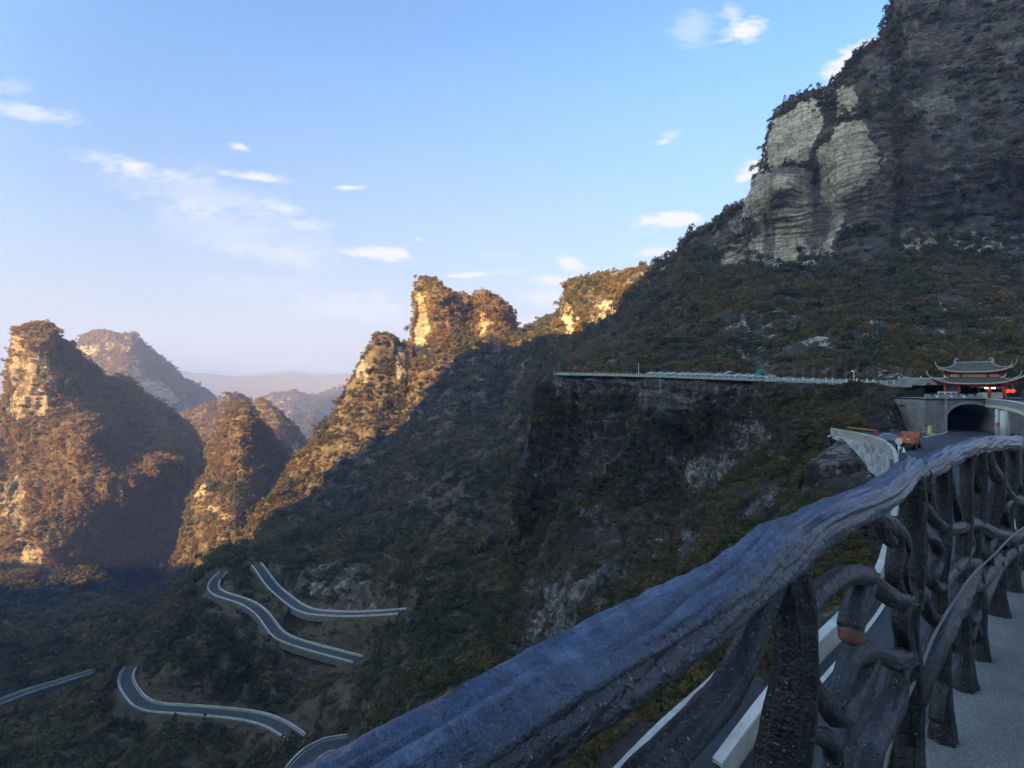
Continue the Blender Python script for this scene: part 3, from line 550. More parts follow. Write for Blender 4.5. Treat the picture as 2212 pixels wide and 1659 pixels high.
# --- ground sheet to the horizon
gm, nd, lk, bs = newmat('valley_ground'); bs.inputs['Roughness'].default_value = 1
c_ = ramp(nd, [(.4, (.05, .055, .03)), (.6, (.12, .11, .08)), (.7, (.3, .3, .28))]); lk.new(noise(nd, lk, objco(nd, lk), 1/900, 8, .65), c_.inputs[0]); lk.new(c_.outputs[0], bs.inputs['Base Color'])
g = MB().add([(-30000,-8000,-820),(30000,-8000,-820),(30000,30000,-820),(-30000,30000,-820)], [(0,1,2,3)]).build('ground', gm); tag(g, 'valley floor stretching to the horizon', None, kind='structure')

# --- the mountain behind the viewer, whose shadow crosses the valley
EDGE = [(0,1240),(100,1238),(200,1236),(370,1262),(530,1190),(640,1100),(730,1000),(800,960),(870,935),(905,880),(935,830),(990,782),(1045,738),(1110,768),(1180,752),(1230,742),(1320,700),(1390,592)]
eb = []
for (x, y) in EDGE:
    fd = LP if x < 350 else (MP if x < 480 else MAIN); p = W(x, y, float(fd(np.array([x]), np.array([y]))[0]))
    eb.append((float(rr@p[:2]), float(p[2]-(h@p[:2])*math.tan(R(SUN_EL)))))
print('shadow profile', [(int(a), int(b)) for a, b in eb])
ea = sorted(eb); av = np.array([a for a, _ in ea]); bv = np.array([b for _, b in ea])
bv = np.maximum.accumulate(bv[::-1])[::-1]          # the crest only rises towards the massif
aa = np.arange(-1500, 3200, 12.0)
bb = np.interp(aa, np.r_[-1500, -600, -150, 60, av[0]-90, av, av[-1]+500, 3200], np.r_[520, 560, 560, 540, bv[0]+90, bv, bv[-1]-60, bv[-1]-500])
HD = 900.0
bb = bb+fbm(np.c_[aa/60, aa*0, aa*0+3], 4)*7
crest = np.c_[h[0]*HD+rr[0]*aa, h[1]*HD+rr[1]*aa, bb+HD*math.tan(R(SUN_EL))]
rows = []
for off, dz in ((-260, -1500), (-190, -700), (-120, -330), (-60, -120), (-22, -34), (0, 0), (30, -30), (90, -90), (220, -260), (500, -700), (900, -1500)):
    r_ = crest.copy(); r_[:, 0] += h[0]*off; r_[:, 1] += h[1]*off; r_[:, 2] += dz
    if off: r_ += (fbm(r_/70, 4)*min(16, abs(off)*.25))[:, None]
    r_[:, 2] = np.maximum(r_[:, 2], -830); rows.append(r_)
me = mesh('mountain', np.concatenate(rows), gridfaces(len(rows), len(aa)))
tag(link('mountain', me, TERR), 'steep massif rising behind the viewer on the sunward side', None, kind='structure')

# ------------------------------------------------------------------ haze
hm = bpy.data.materials.new('haze_air'); hm.use_nodes = True; nt = hm.node_tree; nt.nodes.clear()
out = nt.nodes.new('ShaderNodeOutputMaterial'); pv = nt.nodes.new('ShaderNodeVolumePrincipled'); nt.links.new(pv.outputs[0], out.inputs['Volume'])
pv.inputs['Color'].default_value = (.36, .50, .96, 1); pv.inputs['Density'].default_value = 1.5e-4; pv.inputs['Anisotropy'].default_value = 0.0
tag(MB().box((0, 11000, -.5), (62000, 39000, 1641)).build('haze', hm), 'thin blue haze filling the valley air', None, kind='stuff')

# ================================================================== ROADS
ASPH = mat_simple('asphalt', (.036, .038, .044),     .75, nscale=.35, namp=.35, bscale=8, bdist=.01)
PAINT = mat_simple('road_paint', (.62, .60, .52), .6, nscale=2, namp=.15)
YEL = mat_simple('yellow_paint', (.55, .42, .20), .6, nscale=2, namp=.15)
CONC = mat_simple('pale_concrete', (.42, .40, .37), .8, nscale=.5, namp=.35, bscale=3, bdist=.02)
BEIGE = mat_simple('beige_concrete', (.33, .30, .25), .85, nscale=.6, namp=.35, bscale=3, bdist=.02)
BEDM = mat_simple('dark_masonry', (.10, .095, .085), .95, nscale=1.2, namp=.4, bscale=3, bdist=.1)
def latn(C):
    t = np.gradient(C[:, :2], axis=0); t /= np.linalg.norm(t, axis=1)[:, None]; return np.stack([-t[:, 1], t[:, 0], 0*t[:, 0]], 1)
def strip(name, C, prof, mat, parent=None, closed=False, sl=slice(None)):
    """sweep a cross-section (lateral offset, height) along the centre line"""
    n = latn(C)[sl]; C = C[sl]; rows = [C+n*o+np.array([0, 0, z]) for o, z in prof]
    if closed: rows.append(rows[0])
    V = np.stack(rows, 1).reshape(-1, 3); me = mesh(name, V, gridfaces(len(C), len(rows)), False); return link(name, me, mat, parent)
def dashes(name, C, off, wd, on, gap, mat, parent):
    p = C+latn(C)*off; s = np.r_[0, np.cumsum(np.linalg.norm(np.diff(p, axis=0), axis=1))]; m = MB(); t = 0; nn = latn(C)
    while t+on < s[-1]:
        q = [np.array([np.interp(u, s, p[:, k]) for k in range(3)]) for u in (t, t+on)]; w = [np.array([np.interp(u, s, nn[:, k]) for k in range(3)]) for u in (t, t+on)]
        m.add([q[0]-w[0]*wd/2, q[0]+w[0]*wd/2, q[1]+w[1]*wd/2, q[1]-w[1]*wd/2], [(0, 1, 2, 3)]); t += on+gap
    for i, v in enumerate(m.v): m.v[i] = (v[0], v[1], v[2]+.02)
    return m.build(name, mat, parent)
def road(key, C, hw, lab, wlab, line='solid', sides=(1, -1), wh=.62, th=.28, wmat=None, cw=.22, far=1e9, bed=0):
    C = resample(C, max(40, int(np.linalg.norm(np.diff(C, axis=0), axis=1).sum()/1.6)))
    CF = C; C = C[C[:, 1] < far]
    o = strip('road', C, [(-hw, 0), (0, .06), (hw, 0)], ASPH); tag(o, lab, None, kind='structure')
    # verge and bed below the asphalt
    tag(strip('road_bed', C, [(-hw-.9, -3.2-bed), (-hw-.7, -.06), (hw+.7, -.06), (hw+.9, -3.2-bed)], BEDM), 'masonry bed under the '+lab, None, kind='structure')
    if line == 'solid': dashes('road_marking', C, 0, cw, 2.5, .02, YEL, o)
    else: dashes('road_marking', C, 0, cw, 3.2, 4.2, PAINT, o)
    for s in (1, -1): strip('edge_line', C, [(s*(hw-.5)-.1, .022), (s*(hw-.5)+.1, .022)], PAINT, o)
    C = CF
    for s, wl_ in zip(sides, wlab):
        f = s*(hw+th/2+.05); w = strip('parapet_wall', C, [(f-th/2, -.3), (f-th/2, wh), (f+th/2, wh), (f+th/2, -.3)], wmat or CONC, closed=True)
        tag(w, wl_, 'parapet wall', 'parapets along the hairpin road')
        strip('coping', C, [(f-th/2-.06, wh), (f-th/2-.06, wh+.14), (f+th/2+.06, wh+.14), (f+th/2+.06, wh)], CONC, w, closed=True)
    return C
road('upper', RC['upper'], 3.05, 'upper bend of the mountain road below the dark slope', ('pale parapet on the uphill edge of the topmost road bend', 'pale parapet on the downhill edge of the topmost road bend'))
road('middle', RC['middle'], 3.05, 'winding middle stretch of the mountain road', ('pale parapet on the uphill edge of the winding middle road', 'pale parapet on the downhill edge of the winding middle road'))
road('lower', RC['lower'], 3.05, 'lowest hooked stretch of the mountain road', ('pale parapet on the uphill edge of the lowest hooked road', 'pale parapet on the downhill edge of the lowest hooked road'), line='dash')
road('valley', RC['valley'], 3.0, 'straight road on the valley floor at the left edge', ('thin parapet above the straight road at the left edge', 'white parapet below the straight road at the left edge'))
road('bottom', RC['bottom'], 3.5, 'road bend showing at the bottom edge left of the handrail', ('parapet on the far side of the road bend at the bottom edge', 'parapet on the near side of the road bend at the bottom edge'))
road('near', near_c, 4.6, 'wide road curving from the arch down below the railing', ('beige parapet curving round the outer edge of the road by the truck',), line='dash', sides=(-1,), wh=1.05, th=.3, wmat=BEIGE, cw=.15, far=68, bed=4)
road('low', low_c, 3.9, 'road far down beneath the handrail', ('pale parapet beside the road straight down beneath the handrail',), sides=(-1,), wh=.8, th=.35, cw=.14)

# ================================================================== FORECOURT, ARCH WALL, VIADUCT, GATE TOWER
STONE = mat_simple('grey_stone', (.25, .245, .235), .9, nscale=1.3, namp=.3, bscale=2.5, bdist=.05)
def mat_masonry(name, c1, c2, mortar, sc, wid=.5, hgt=.25, bd=.02):
    m, nd, lk, bs = newmat(name); bs.inputs['Roughness'].default_value = .9
    t = nd.new('ShaderNodeTexCoord'); sp = nd.new('ShaderNodeSeparateXYZ'); lk.new(t.outputs['Object'], sp.inputs[0])
    ad = nd.new('ShaderNodeMath'); ad.operation = 'ADD'; lk.new(sp.outputs[0], ad.inputs[0]); lk.new(sp.outputs[1], ad.inputs[1])
    cb = nd.new('ShaderNodeCombineXYZ'); lk.new(ad.outputs[0], cb.inputs[0]); lk.new(sp.outputs[2], cb.inputs[1])
    b = nd.new('ShaderNodeTexBrick'); lk.new(cb.outputs[0], b.inputs['Vector']); b.inputs['Scale'].default_value = sc
    b.inputs['Color1'].default_value = (*c1, 1); b.inputs['Color2'].default_value = (*c2, 1); b.inputs['Mortar'].default_value = (*mortar, 1); b.inputs['Brick Width'].default_value = wid; b.inputs['Row Height'].default_value = hgt
    n = noise(nd, lk, t.outputs['Object'], .5, 7, .7); v = ramp(nd, [(.3, (.5, .5, .5)), (.7, (1.2, 1.2, 1.2))]); lk.new(n, v.inputs[0])
    lk.new(mixc(nd, lk, 1, b.outputs[0], v.outputs[0], 'MULTIPLY'), bs.inputs['Base Color']); bump(nd, lk, bs, b.outputs['Fac'], -bd); return m
BLOCK = mat_masonry('block_masonry', (.26, .25, .235), (.21, .205, .195), (.13, .125, .12), 1.0, .8, .4)
def mat_rubble(name):
    m, nd, lk, bs = newmat(name); bs.inputs['Roughness'].default_value = .95
    v = nd.new('ShaderNodeTexVoronoi'); v.feature = 'DISTANCE_TO_EDGE'; v.inputs['Scale'].default_value = .95; lk.new(objco(nd, lk), v.inputs['Vector'])
    v2 = nd.new('ShaderNodeTexVoronoi'); v2.inputs['Scale'].default_value = .95; lk.new(objco(nd, lk), v2.inputs['Vector'])
    r0 = ramp(nd, [(0, (.13, .13, .135)), (.5, (.28, .28, .29)), (1, (.42, .41, .40))]); lk.new(v2.outputs['Color'], r0.inputs[0])
    r1 = ramp(nd, [(0, (1.5, 1.5, 1.5)), (.10, (.85, .85, .85)), (.4, (1, 1, 1))]); lk.new(v.outputs[0], r1.inputs[0])
    lk.new(mixc(nd, lk, 1, r0.outputs[0], r1.outputs[0], 'MULTIPLY'), bs.inputs['Base Color']); bump(nd, lk, bs, v.outputs[0], .15); return m
RUBBLE = mat_rubble('rubble_masonry')
TRIM = mat_simple('ridge_plaster', (.34, .32, .28), .8, nscale=2)
CREAM = mat_simple('cream_render', (.58, .54, .40), .7, nscale=.8, namp=.12)
RED = mat_simple('red_lacquer', (.42, .045, .028), .5, nscale=1, namp=.2)
TILE = mat_simple('dark_roof_tile', (.085, .078, .072), .7, nscale=3, namp=.3, bscale=6, bdist=.03)
WHITE = mat_simple('white_paint', (.68, .70, .70), .5, nscale=1.5, namp=.08)
PALEC = mat_simple('pale_column_render', (.50, .53, .50), .8, nscale=.8, namp=.12)
DARK = mat_simple('dark_metal', (.03, .03, .035), .5)
GLASS = mat_simple('dark_window_glass', (.02, .025, .035), .08)
ZF = -10.0
poly = [tuple(p[:2]) for p in ne[ne[:, 1] > 66.5]][::3]
poly = [(p[0]+.1, p[1]) for p in poly]+[(66, 60), (84, 62), (101.5, 100), (101.5, 106.3), (90.2, 106.3), (86.2, 104.5), (78, 107), (70.5, 106.5)]
fm = MB().add([(x, y, ZF) for x, y in poly], [tuple(range(len(poly)))]); o = fm.build('road', ASPH); tag(o, 'asphalt forecourt in front of the arch', None, kind='structure')
# rubble retaining wall carrying the parapet
seg = ne[(ne[:, 1] > 58)]; seg = resample(seg, 60); nn_ = latn(seg); top_ = seg-nn_*.15+np.array([0, 0, -.25]); dep = np.interp(np.arange(60), [0, 12, 22, 34, 59], [.3, 1.0, 4.2, 4.8, 4.5])
low_ = top_-nn_*.5; low_[:, 2] -= dep; top2 = top_+nn_*.8; low2 = low_+nn_*1.2
V = np.stack([top2, top_, low_, low2], 1).reshape(-1, 3)
tag(link('retaining_wall', mesh('retaining_wall', V, gridfaces(60, 4), False), RUBBLE), 'grey rubble retaining wall curving under the beige parapet', 'retaining wall')
cb = MB(); pa = np.array([W(1993, 946, 95)[:2], W(2015, 940.5, 99)[:2], W(2040, 936, 103)[:2], W(2046, 934.5, 106.2)[:2]]); pa = np.c_[pa, np.full(4, ZF)]
o = strip('kerb', resample(pa, 30), [(-.18, -.1), (-.18, .16), (.18, .16), (.18, -.1)], CONC); tag(o, 'pale kerb running up to the left side of the arch', 'kerb')

# arch wall ----------------------------------------------------------
YW = 106.5; XC = 95.2; HW = 4.85; ZS = -7.3; RISE = 3.15; XL = 86.0; XR = 122.0; ZT = -3.0
AW = empty('arch_wall', (XC, YW, ZF), label='grey masonry wall pierced by a wide road arch below the gate tower', cat='tunnel portal')
def lp(p): return (p[0]-XC, p[1]-YW, p[2]-ZF)
ang = np.linspace(math.pi, 0, 33); arc = [(XC+HW*math.copysign(abs(math.cos(a))**.9, math.cos(a)), ZS+RISE*math.sin(a)) for a in ang]
prof = [(XC-HW, ZF-.6)]+arc+[(XC+HW, ZF-.6)]
m = MB(); 
for (a, b) in zip(prof[:-1], prof[1:]):
    if abs(a[0]-b[0]) > 1e-6: m.add([lp((a[0], YW, a[1])), lp((b[0], YW, b[1])), lp((b[0], YW, ZT)), lp((a[0], YW, ZT))], [(0, 1, 2, 3)])
for x0, x1 in ((XL, XC-HW), (XC+HW, XR)): m.add([lp((x0, YW, ZF-.6)), lp((x1, YW, ZF-.6)), lp((x1, YW, ZT)), lp((x0, YW, ZT))], [(0, 1, 2, 3)])
m.add([lp((XL, YW, ZF-.6)), lp((XL, YW+26, ZF-.6)), lp((XL, YW+26, ZT)), lp((XL, YW, ZT))], [(0, 1, 2, 3)])
m.build('wall_face', BLOCK, AW)
m = MB()
for (a, b) in zip(prof[:-1], prof[1:]):
    m.add([lp((a[0], YW, a[1])), lp((b[0], YW, b[1])), lp((b[0]+9, YW+34, b[1])), lp((a[0]+9, YW+34, a[1]))], [(0, 1, 2, 3)])
m.add([lp((XC-HW+9, YW+34, ZF-.6)), lp((XC+HW+9, YW+34, ZF-.6)), lp((XC+HW+9, YW+34, ZT)), lp((XC-HW+9, YW+34, ZT))], [(0, 1, 2, 3)])
m.build('vault', STONE, AW)
m = MB(); k0 = [(XC+(x-XC)*1.10, ZS+(z-ZS)*1.14) if z >= ZS else (XC+(x-XC)*1.10, z) for x, z in prof]
for i in range(len(prof)-1):
    a, b, c, d = prof[i], prof[i+1], k0[i+1], k0[i]
    m.add([lp((p[0], YW-.18, p[1])) for p in (a, b, c, d)]+[lp((p[0], YW, p[1])) for p in (a, b, c, d)], [(0, 1, 2, 3), (3, 2, 6, 7), (0, 4, 5, 1)])
m.build('arch_ring', STONE, AW)
m = MB(); m.box(lp((90.1, YW-.12, (ZF+ZT)/2)), (.5, .25, ZT-ZF)); m.build('pilaster', STONE, AW)
m = MB(); m.box(lp(((XL+98.3)/2, YW-.1, ZT+.06)), (98.3-XL+.2, .5, .3)); m.build('string_course', STONE, AW)
m = MB(); x = XL
while x < 98:
    m.box(lp((x+.55, YW+.1, ZT+.56)), (1.1, .35, .70)); m.box(lp((x+1.45, YW+.12, ZT+.36)), (.7, .3, .30)); x += 1.8
m.build('crenellation', STONE, AW)
m = MB(); m.add([(90.2, 106.3, ZF+.004), (100.2, 106.3, ZF+.004), (109.2, 140, ZF+.004), (99.2, 140, ZF+.004)], [(0, 1, 2, 3)]); tag(m.build('road', ASPH), 'road running into the dark arch', None, kind='structure')
m = MB(); m.box((104, YW+13, ZT-.15), (36, 26, .3)); tag(m.build('plaza', STONE), 'paved plaza on top of the arch wall', None, kind='structure')

# viaduct ------------------------------------------------------------
ve = resample([(98.4, 106.2, ZT), (95.5, 101, ZT), (90.5, 93.5, ZT), (84, 85, ZT), (76.5, 76, ZT), (68, 67, ZT)], 60)
VD = empty('viaduct', (90, 93, ZF), label='raised walkway on pale columns leaving the arch wall at the right edge', cat='viaduct')
ve0 = ve-np.array([90, 93, ZF])
vc = ve0.copy(); nn_ = latn(ve0); vc += nn_*2.5 if (nn_[30][0] > 0) else -nn_*2.5; sg = 1 if (nn_[30][0] > 0) else -1
strip('deck', vc, [(-2.6, -1.0), (2.6, -1.0), (2.6, -1.45), (-2.6, -1.45)], STONE, VD, closed=True)
strip('edge_beam', vc, [(-sg*2.75, -1.75), (-sg*2.75, -1.2), (-sg*2.3, -1.2), (-sg*2.3, -1.75)], CREAM, VD, closed=True)
strip('side_wall', vc, [(-sg*2.68, -1.2), (-sg*2.68, -.08), (-sg*2.45, -.08), (-sg*2.45, -1.2)], STONE, VD, closed=True)
strip('coping', vc, [(-sg*2.76, -.08), (-sg*2.76, .06), (-sg*2.4, .06), (-sg*2.4, -.08)], WHITE, VD, closed=True)
m = MB()
for i in range(2, 60, 3): p = vc[i]; m.box((p[0], p[1], -1.75+0), (5.4, .35, .35), rz=math.radians(-40))
m.build('cross_beam', CREAM, VD)
for (x, D, w) in ((2155, 99, .75), (2171, 93.5, 1.35), (2224, 84, 1.2)):
    p = W(x, 900, D); q = (p[0]-90, p[1]-93)
    m = MB(); m.tube([(q[0], q[1], -.2), (q[0], q[1], 5.1)], w/2, 16); m.build('column', PALEC, VD, smooth=True); 
p = W(2155, 917, 98.4); m = MB(); m.tube([(p[0]-.1, p[1]-.35, p[2]), (p[0]+.0, p[1]-.25, p[2])], .42, 20)
m2 = MB(); m2.box((p[0]-.12, p[1]-.37, p[2]), (.55, .04, .12), rz=R(35)); 
RS = m.build('road_sign', mat_simple('red_sign_paint', (.62, .03, .03), .4)); tag(RS, 'small red no entry sign on the pale column by the arch', 'road sign'); m2.build('white_bar', WHITE, RS)

# gate tower ---------------------------------------------------------
GX, GY = 98.6, 109.4
GT = empty('gate_tower', (GX, GY, ZT), R(-40), label='two tiered gate tower with upswept dark roofs and red columns above the arch', cat='gate tower')
GT.scale = (.92, .92, .95)
def roof(name, a, b, ai, bi, z0, H, lift, flare, parent):
    """curved hip roof with raised corners"""
    nu, nv = 20, 9; rows = []
    per = []
    for k, (p, q) in enumerate((((-1, -1), (1, -1)), ((1, -1), (1, 1)), ((1, 1), (-1, 1)), ((-1, 1), (-1, -1)))):
        for t in np.linspace(0, 1, nu, endpoint=False): per.append((p[0]+(q[0]-p[0])*t, p[1]+(q[1]-p[1])*t))
    per.append(per[0])
    for j in range(nv):
        v = j/(nv-1); r_ = []
        for (sx, sy) in per:
            c = (abs(sx)*abs(sy))**7; c2 = (abs(sx)*abs(sy))**2.2
            x = sx*(a+(ai-a)*v); y = sy*(b+(bi-b)*v); g = (1-v)**2.2
            x += sx*flare*c*g; y += sy*flare*c*g
            r_.append((x, y, z0+H*(v**1.55)+(lift*.75*c+lift*.25*c2)*g))
        rows.append(r_)
    V = np.array(rows); me = mesh(name, V.reshape(-1, 3), gridfaces(nv, len(per)), True); ro = link(name, me, TILE, parent)
    lo_ = V[0]; e = np.concatenate([lo_[None]*1.0, lo_[None]-np.array([0, 0, .17]), lo_[None]*np.array([.985, .98, 1])-np.array([0, 0, .18])]); 
    link('eave_board', mesh('eave_board', e.reshape(-1, 3), gridfaces(3, len(per)), False), CREAM, ro)
    so = np.concatenate([(lo_*np.array([.985, .98, 1])-np.array([0, 0, .185]))[None], (lo_*np.array([.96, .95, 1])-np.array([0, 0, .42]))[None], (np.array([[sx*ai, sy*bi, z0-.1] for sx, sy in per]))[None]])
    link('soffit', mesh('soffit', so.reshape(-1, 3), gridfaces(3, len(per)), False), RED, ro)
    for sx in (-1, 1):
        for sy in (-1, 1):
            k = [i for i, p in enumerate(per) if p == (sx, sy)][0]; P = [V[j, k]+np.array([0, 0, .10]) for j in range(nv)][::-1]
            d = np.array([sx, sy, 0])*.7; P += [P[-1]+d*.5+np.array([0, 0, .35]), P[-1]+d*.8+np.array([0, 0, .95]), P[-1]+d*.6+np.array([0, 0, 1.35])]
            MB().tube(P, [.13]*(len(P)-3)+[.12, .09, .04], 7)    .build('hip_ridge', TRIM, ro, smooth=True)
    return ro
r1_ = roof('lower_roof', 6.6, 3.7, 5.0, 2.2, 3.35, 1.15, 1.5, 1.3, GT)
r2_ = roof('upper_roof', 5.2, 3.1, 3.0, .12, 5.95, 2.05, 1.0, 1.1, GT)
MB().box((0, 0, 8.1), (6.2, .22, .26)).build('ridge', TRIM, r2_)
for s in (-1, 1):
    P = [(s*2.9, 0, 7.5), (s*3.15, 0, 7.9), (s*3.3, 0, 8.4), (s*3.15, 0, 8.8), (s*2.8, 0, 8.9), (s*2.6, 0, 8.7), (s*2.75, 0, 8.5)]
    MB().tube(P, [.28, .27, .24, .2, .16, .11, .05], 8).build('ridge_finial', TRIM, r2_, smooth=True)
    P = [(s*4.4, -2.4, 4.5), (s*4.9, -2.6, 4.7), (s*5.3, -2.8, 5.3)]
    MB().tube(P, [.14, .12, .07], 7).build('roof_ornament', WHITE, r1_, smooth=True)
for x in (-5.0, -2.6, 2.6, 5.0):
    for y in (-2.3, 2.3): MB().tube([(x, y, 0), (x, y, 3.4)], .27, 12).build('column', RED, GT, smooth=True)
for x in (-4.4, -2.3, 2.3, 4.4): MB().tube([(x, -2.0, 4.3), (x, -2.0, 5.8)], .24, 10).build('upper_column', RED, GT, smooth=True)
MB().box((0, 0, 5.05), (8.9, 3.9, 1.5)).build('upper_storey', RED, GT)
for x, w in ((-3.35, 1.6), (0, 4.1), (3.35, 1.6)): MB().box((x, -2.02, 5.05), (w, .12, .62)).build('wall_panel', CREAM, GT)
MB().box((0, -2.3, 3.25), (10.2, .3, .35)).build('beam', RED, GT); MB().box((0, 2.3, 3.25), (10.2, .3, .35)).build('beam', RED, GT)
MB().box((-3.8, 1.7, 1.5), (2.0, .2, 2.6)).build('inner_wall', mat_simple('grey_blue_render', (.12, .14, .17), .8), GT)
# small things on the plaza
LAMPY = mat_simple('warm_lit_lamp', (1.0, .78, .45), .5, emit=2.2)
k = empty('market_stall', (100.2, 106.9, ZT), label='cream fronted stall under lit lamps at the right of the gate tower', cat='stall')
MB().box((0, 0, .55), (5.2, .9, 1.1)).box((0, -.42, 1.18), (5.4, .2, .12)).build('counter', CREAM, k)
MB().box((0, 0, 2.35), (5.2, 1.3, .16)).build('canopy', CREAM, k)
for s in (-1, 1): MB().box((s*2.5, .4, 1.2), (.1, .1, 2.4)).build('post', DARK, k)
for x in (-1.9, -1.2, -.4): MB().tube([(x, -.55, 2.15), (x+.5, -.55, 2.15)], .11, 8).build('lamp', LAMPY, k)
for i, x in enumerate((102.9, 103.9)):
    m = MB(); m.tube([(x, 106.2, ZT+z) for z in (1.15, 1.3, 1.55, 1.8, 1.95)], [.12, .34, .4, .34, .12], 12); q = m.build('lantern', mat_simple('red_lit_lantern', (.7, .05, .03), .5, emit=.3) if i == 0 else bpy.data.materials['red_lit_lantern'], smooth=True)
    tag(q, ('red lantern nearer the stall at the plaza edge', 'red lantern farther from the stall at the plaza edge')[i], 'lantern'); MB().tube([(x, 106.2, ZT), (x, 106.2, ZT+1.2)], .04, 6).build('stand', DARK, q)
k = empty('screen_wall', (91.5, 107.6, ZT), label='low cream screen with dark slots left of the gate tower columns', cat='screen')
MB().box((0, 0, .75), (4.0, .2, 1.3)).build('panel', CREAM, k)
for x in (-1.3, 0, 1.3): MB().box((x, -.11, .95), (.9, .04, .4)).build('slot', DARK, k)
for i, (x, lb) in enumerate(((88.0, 'round white lamp left on the arch wall near its corner'), (91.0, 'round white lamp on the arch wall under the cream screen'), (93.6, 'round white lamp on the arch wall nearest the arch crown'))):
    m = MB(); m.tube([(x, YW-.45, ZT+.1+z) for z in (0, .08, .25, .4, .46)], [.08, .22, .28, .2, .06], 10); q = m.build('wall_lamp', WHITE, smooth=True); tag(q, lb, 'lamp'); MB().box((x, YW-.25, ZT+.1), (.12, .4, .12)).build('bracket', DARK, q)

# ================================================================== VEHICLES AND SMALL THINGS
def copy_tree(o, parent=None):
    c = o.copy(); S.collection.objects.link(c)
    if parent is not None: c.parent = parent
    for ch in o.children: copy_tree(ch, c)
    return c
TYRE = mat_simple('tyre_rubber', (.02, .02, .02), .8)
def wheel(parent, x, y, r, w, rim):
    m = MB(); m.tube([(x, y-w/2, r), (x, y+w/2, r)], r, 16); wh = m.build('wheel', TYRE, parent, smooth=False)
    m = MB(); m.tube([(x, y-w/2-.02, r), (x, y+w/2+.02, r)], r*.58, 12); m.build('rim', rim, wh); return wh
def sedan(name, loc, rz, paint, label, cat='car', group=None):
    c = empty(name, loc, rz, label=label, cat=cat, group=group)
    def shell(prof, hw0, hw1=None):
        """side outline in x,z extruded across with a tapered top"""
        m = MB(); n = len(prof); zm = max(p[1] for p in prof); z0 = min(p[1] for p in prof); V = []
        for s in (-1, 1):
            for x, z in prof: t = (z-z0)/(zm-z0+1e-6); V.append((x, s*(hw0+((hw1 or hw0)-hw0)*t), z))
        m.add(V, [tuple(range(n)), tuple(range(2*n-1, n-1, -1))]+[(i, n+i, n+(i+1) % n, (i+1) % n) for i in range(n)]); return m
    body = [(-2.25,.32),(-2.3,.62),(-2.2,.86),(-1.75,.95),(-1.0,.98),(.6,.98),(1.35,.90),(2.05,.76),(2.28,.58),(2.25,.30),(1.75,.25),(-1.75,.25)]
    shell(body, .88, .86).build('body', paint, c, bevel=.05)
    cab = [(-1.72,.95),(-1.15,1.34),(-.5,1.45),(.15,1.44),(.75,1.18),(1.12,.94)]
    shell(cab, .80, .58).build('cabin', paint, c, bevel=.03)
    win = [(-1.45,1.0),(-1.05,1.31),(-.45,1.39),(.1,1.38),(.6,1.14),(.85,1.0)]
    for s in (-1, 1):
        m = MB(); V = [(x, s*(.815-.215*(z-.95)/.5), z) for x, z in win]; V2 = [(x, y-s*.04, z) for x, y, z in V]; n = len(V)
        m.add(V+V2, [tuple(range(n)), tuple(range(2*n-1, n-1, -1))]+[(i, (i+1) % n, n+(i+1) % n, n+i) for i in range(n)]); m.build('side_window', GLASS, c)
    m = MB(); m.add([(1.13, -.70, .985), (1.13, .70, .985), (.22, .53, 1.43), (.22, -.53, 1.43)], [(0, 1, 2, 3)]); m.build('windscreen', GLASS, c)
    m = MB(); m.add([(-1.74, -.70, .99), (-1.74, .70, .99), (-1.2, .53, 1.34), (-1.2, -.53, 1.34)], [(0, 1, 2, 3)]); m.build('rear_window', GLASS, c)
    for x in (-1.38, 1.38):
        for y in (-.80, .80): wheel(c, x, y, .32, .2, SILV)
    for y in (-.62, .62): MB().box((2.2, y, .66), (.14, .34, .14)).build('headlight', WHITE, c); MB().box((-2.25, y, .74), (.1, .34, .14)).build('tail_light', RED, c)
    return c
SILV = mat_simple('silver_metal', (.55, .57, .6), .3, .6)
def paint(name, col, r=.25):
    m, nd, lk, bs = newmat(name); bs.inputs['Base Color'].default_value = (*col, 1); bs.inputs['Roughness'].default_value = r; bs.inputs['Coat Weight'].default_value = .6; return m
sedan('car', (65.6, 88.8, ZF+.02), R(-34), paint('dark_blue_car_paint', (.17, .23, .36)), 'dark blue saloon car parked beside the truck before the arch')
# tipper truck
TRU = mat_simple('orange_truck_paint', (.50, .135, .065), .6, nscale=1.2, namp=.3)
tr = empty('tipper_truck', (61.4, 79.3, ZF), R(42), label='faded orange tipper truck loaded with gravel seen from behind', cat='truck')
m = MB(); 
for a in (-1, 1): m.box((-.7, a*1.17, 1.55), (3.9, .1, .95))
m.box((-2.6, 0, 1.55), (.1, 2.24, .93)); m.box((-.7, 0, 1.12), (3.78, 2.22, .1))
for x in (-2.3, -1.3, -.3, .7):
    for a in (-1, 1): m.box((x, a*1.25, 1.5), (.12, .08, .9))
for y in (-.8, 0, .8): m.box((-2.68, y, 1.5), (.08, .12, .86))
bed = m.build('bed', TRU, tr, bevel=.012); MB().box((1.27, 0, 1.85), (.12, 2.4, 1.5)).build('headboard', TRU, tr, bevel=.02)
for i in range(2): MB().box((-2.73, -.45+.9*i, 1.62), (.02, .5, .16)).build('plate', PAINT, bed)
gv = MB(); n_ = 14
V = [(-2.45+3.6*i/n_, -1.05+2.1*j/n_, 1.45+.75*math.sin(math.pi*i/n_)**.8*math.sin(math.pi*j/n_)**.8+.05*random.random()) for i in range(n_+1) for j in range(n_+1)]
gv.add(V, [(i*(n_+1)+j, (i+1)*(n_+1)+j, (i+1)*(n_+1)+j+1, i*(n_+1)+j+1) for i in range(n_) for j in range(n_)])
tag(gv.build('gravel_load', mat_simple('gravel', (.12, .11, .095), .95, nscale=9, namp=.5, bscale=12, bdist=.05), smooth=True), 'heap of dark gravel in the bed of the orange truck', 'gravel', kind='stuff').location = (0, 0, 0)
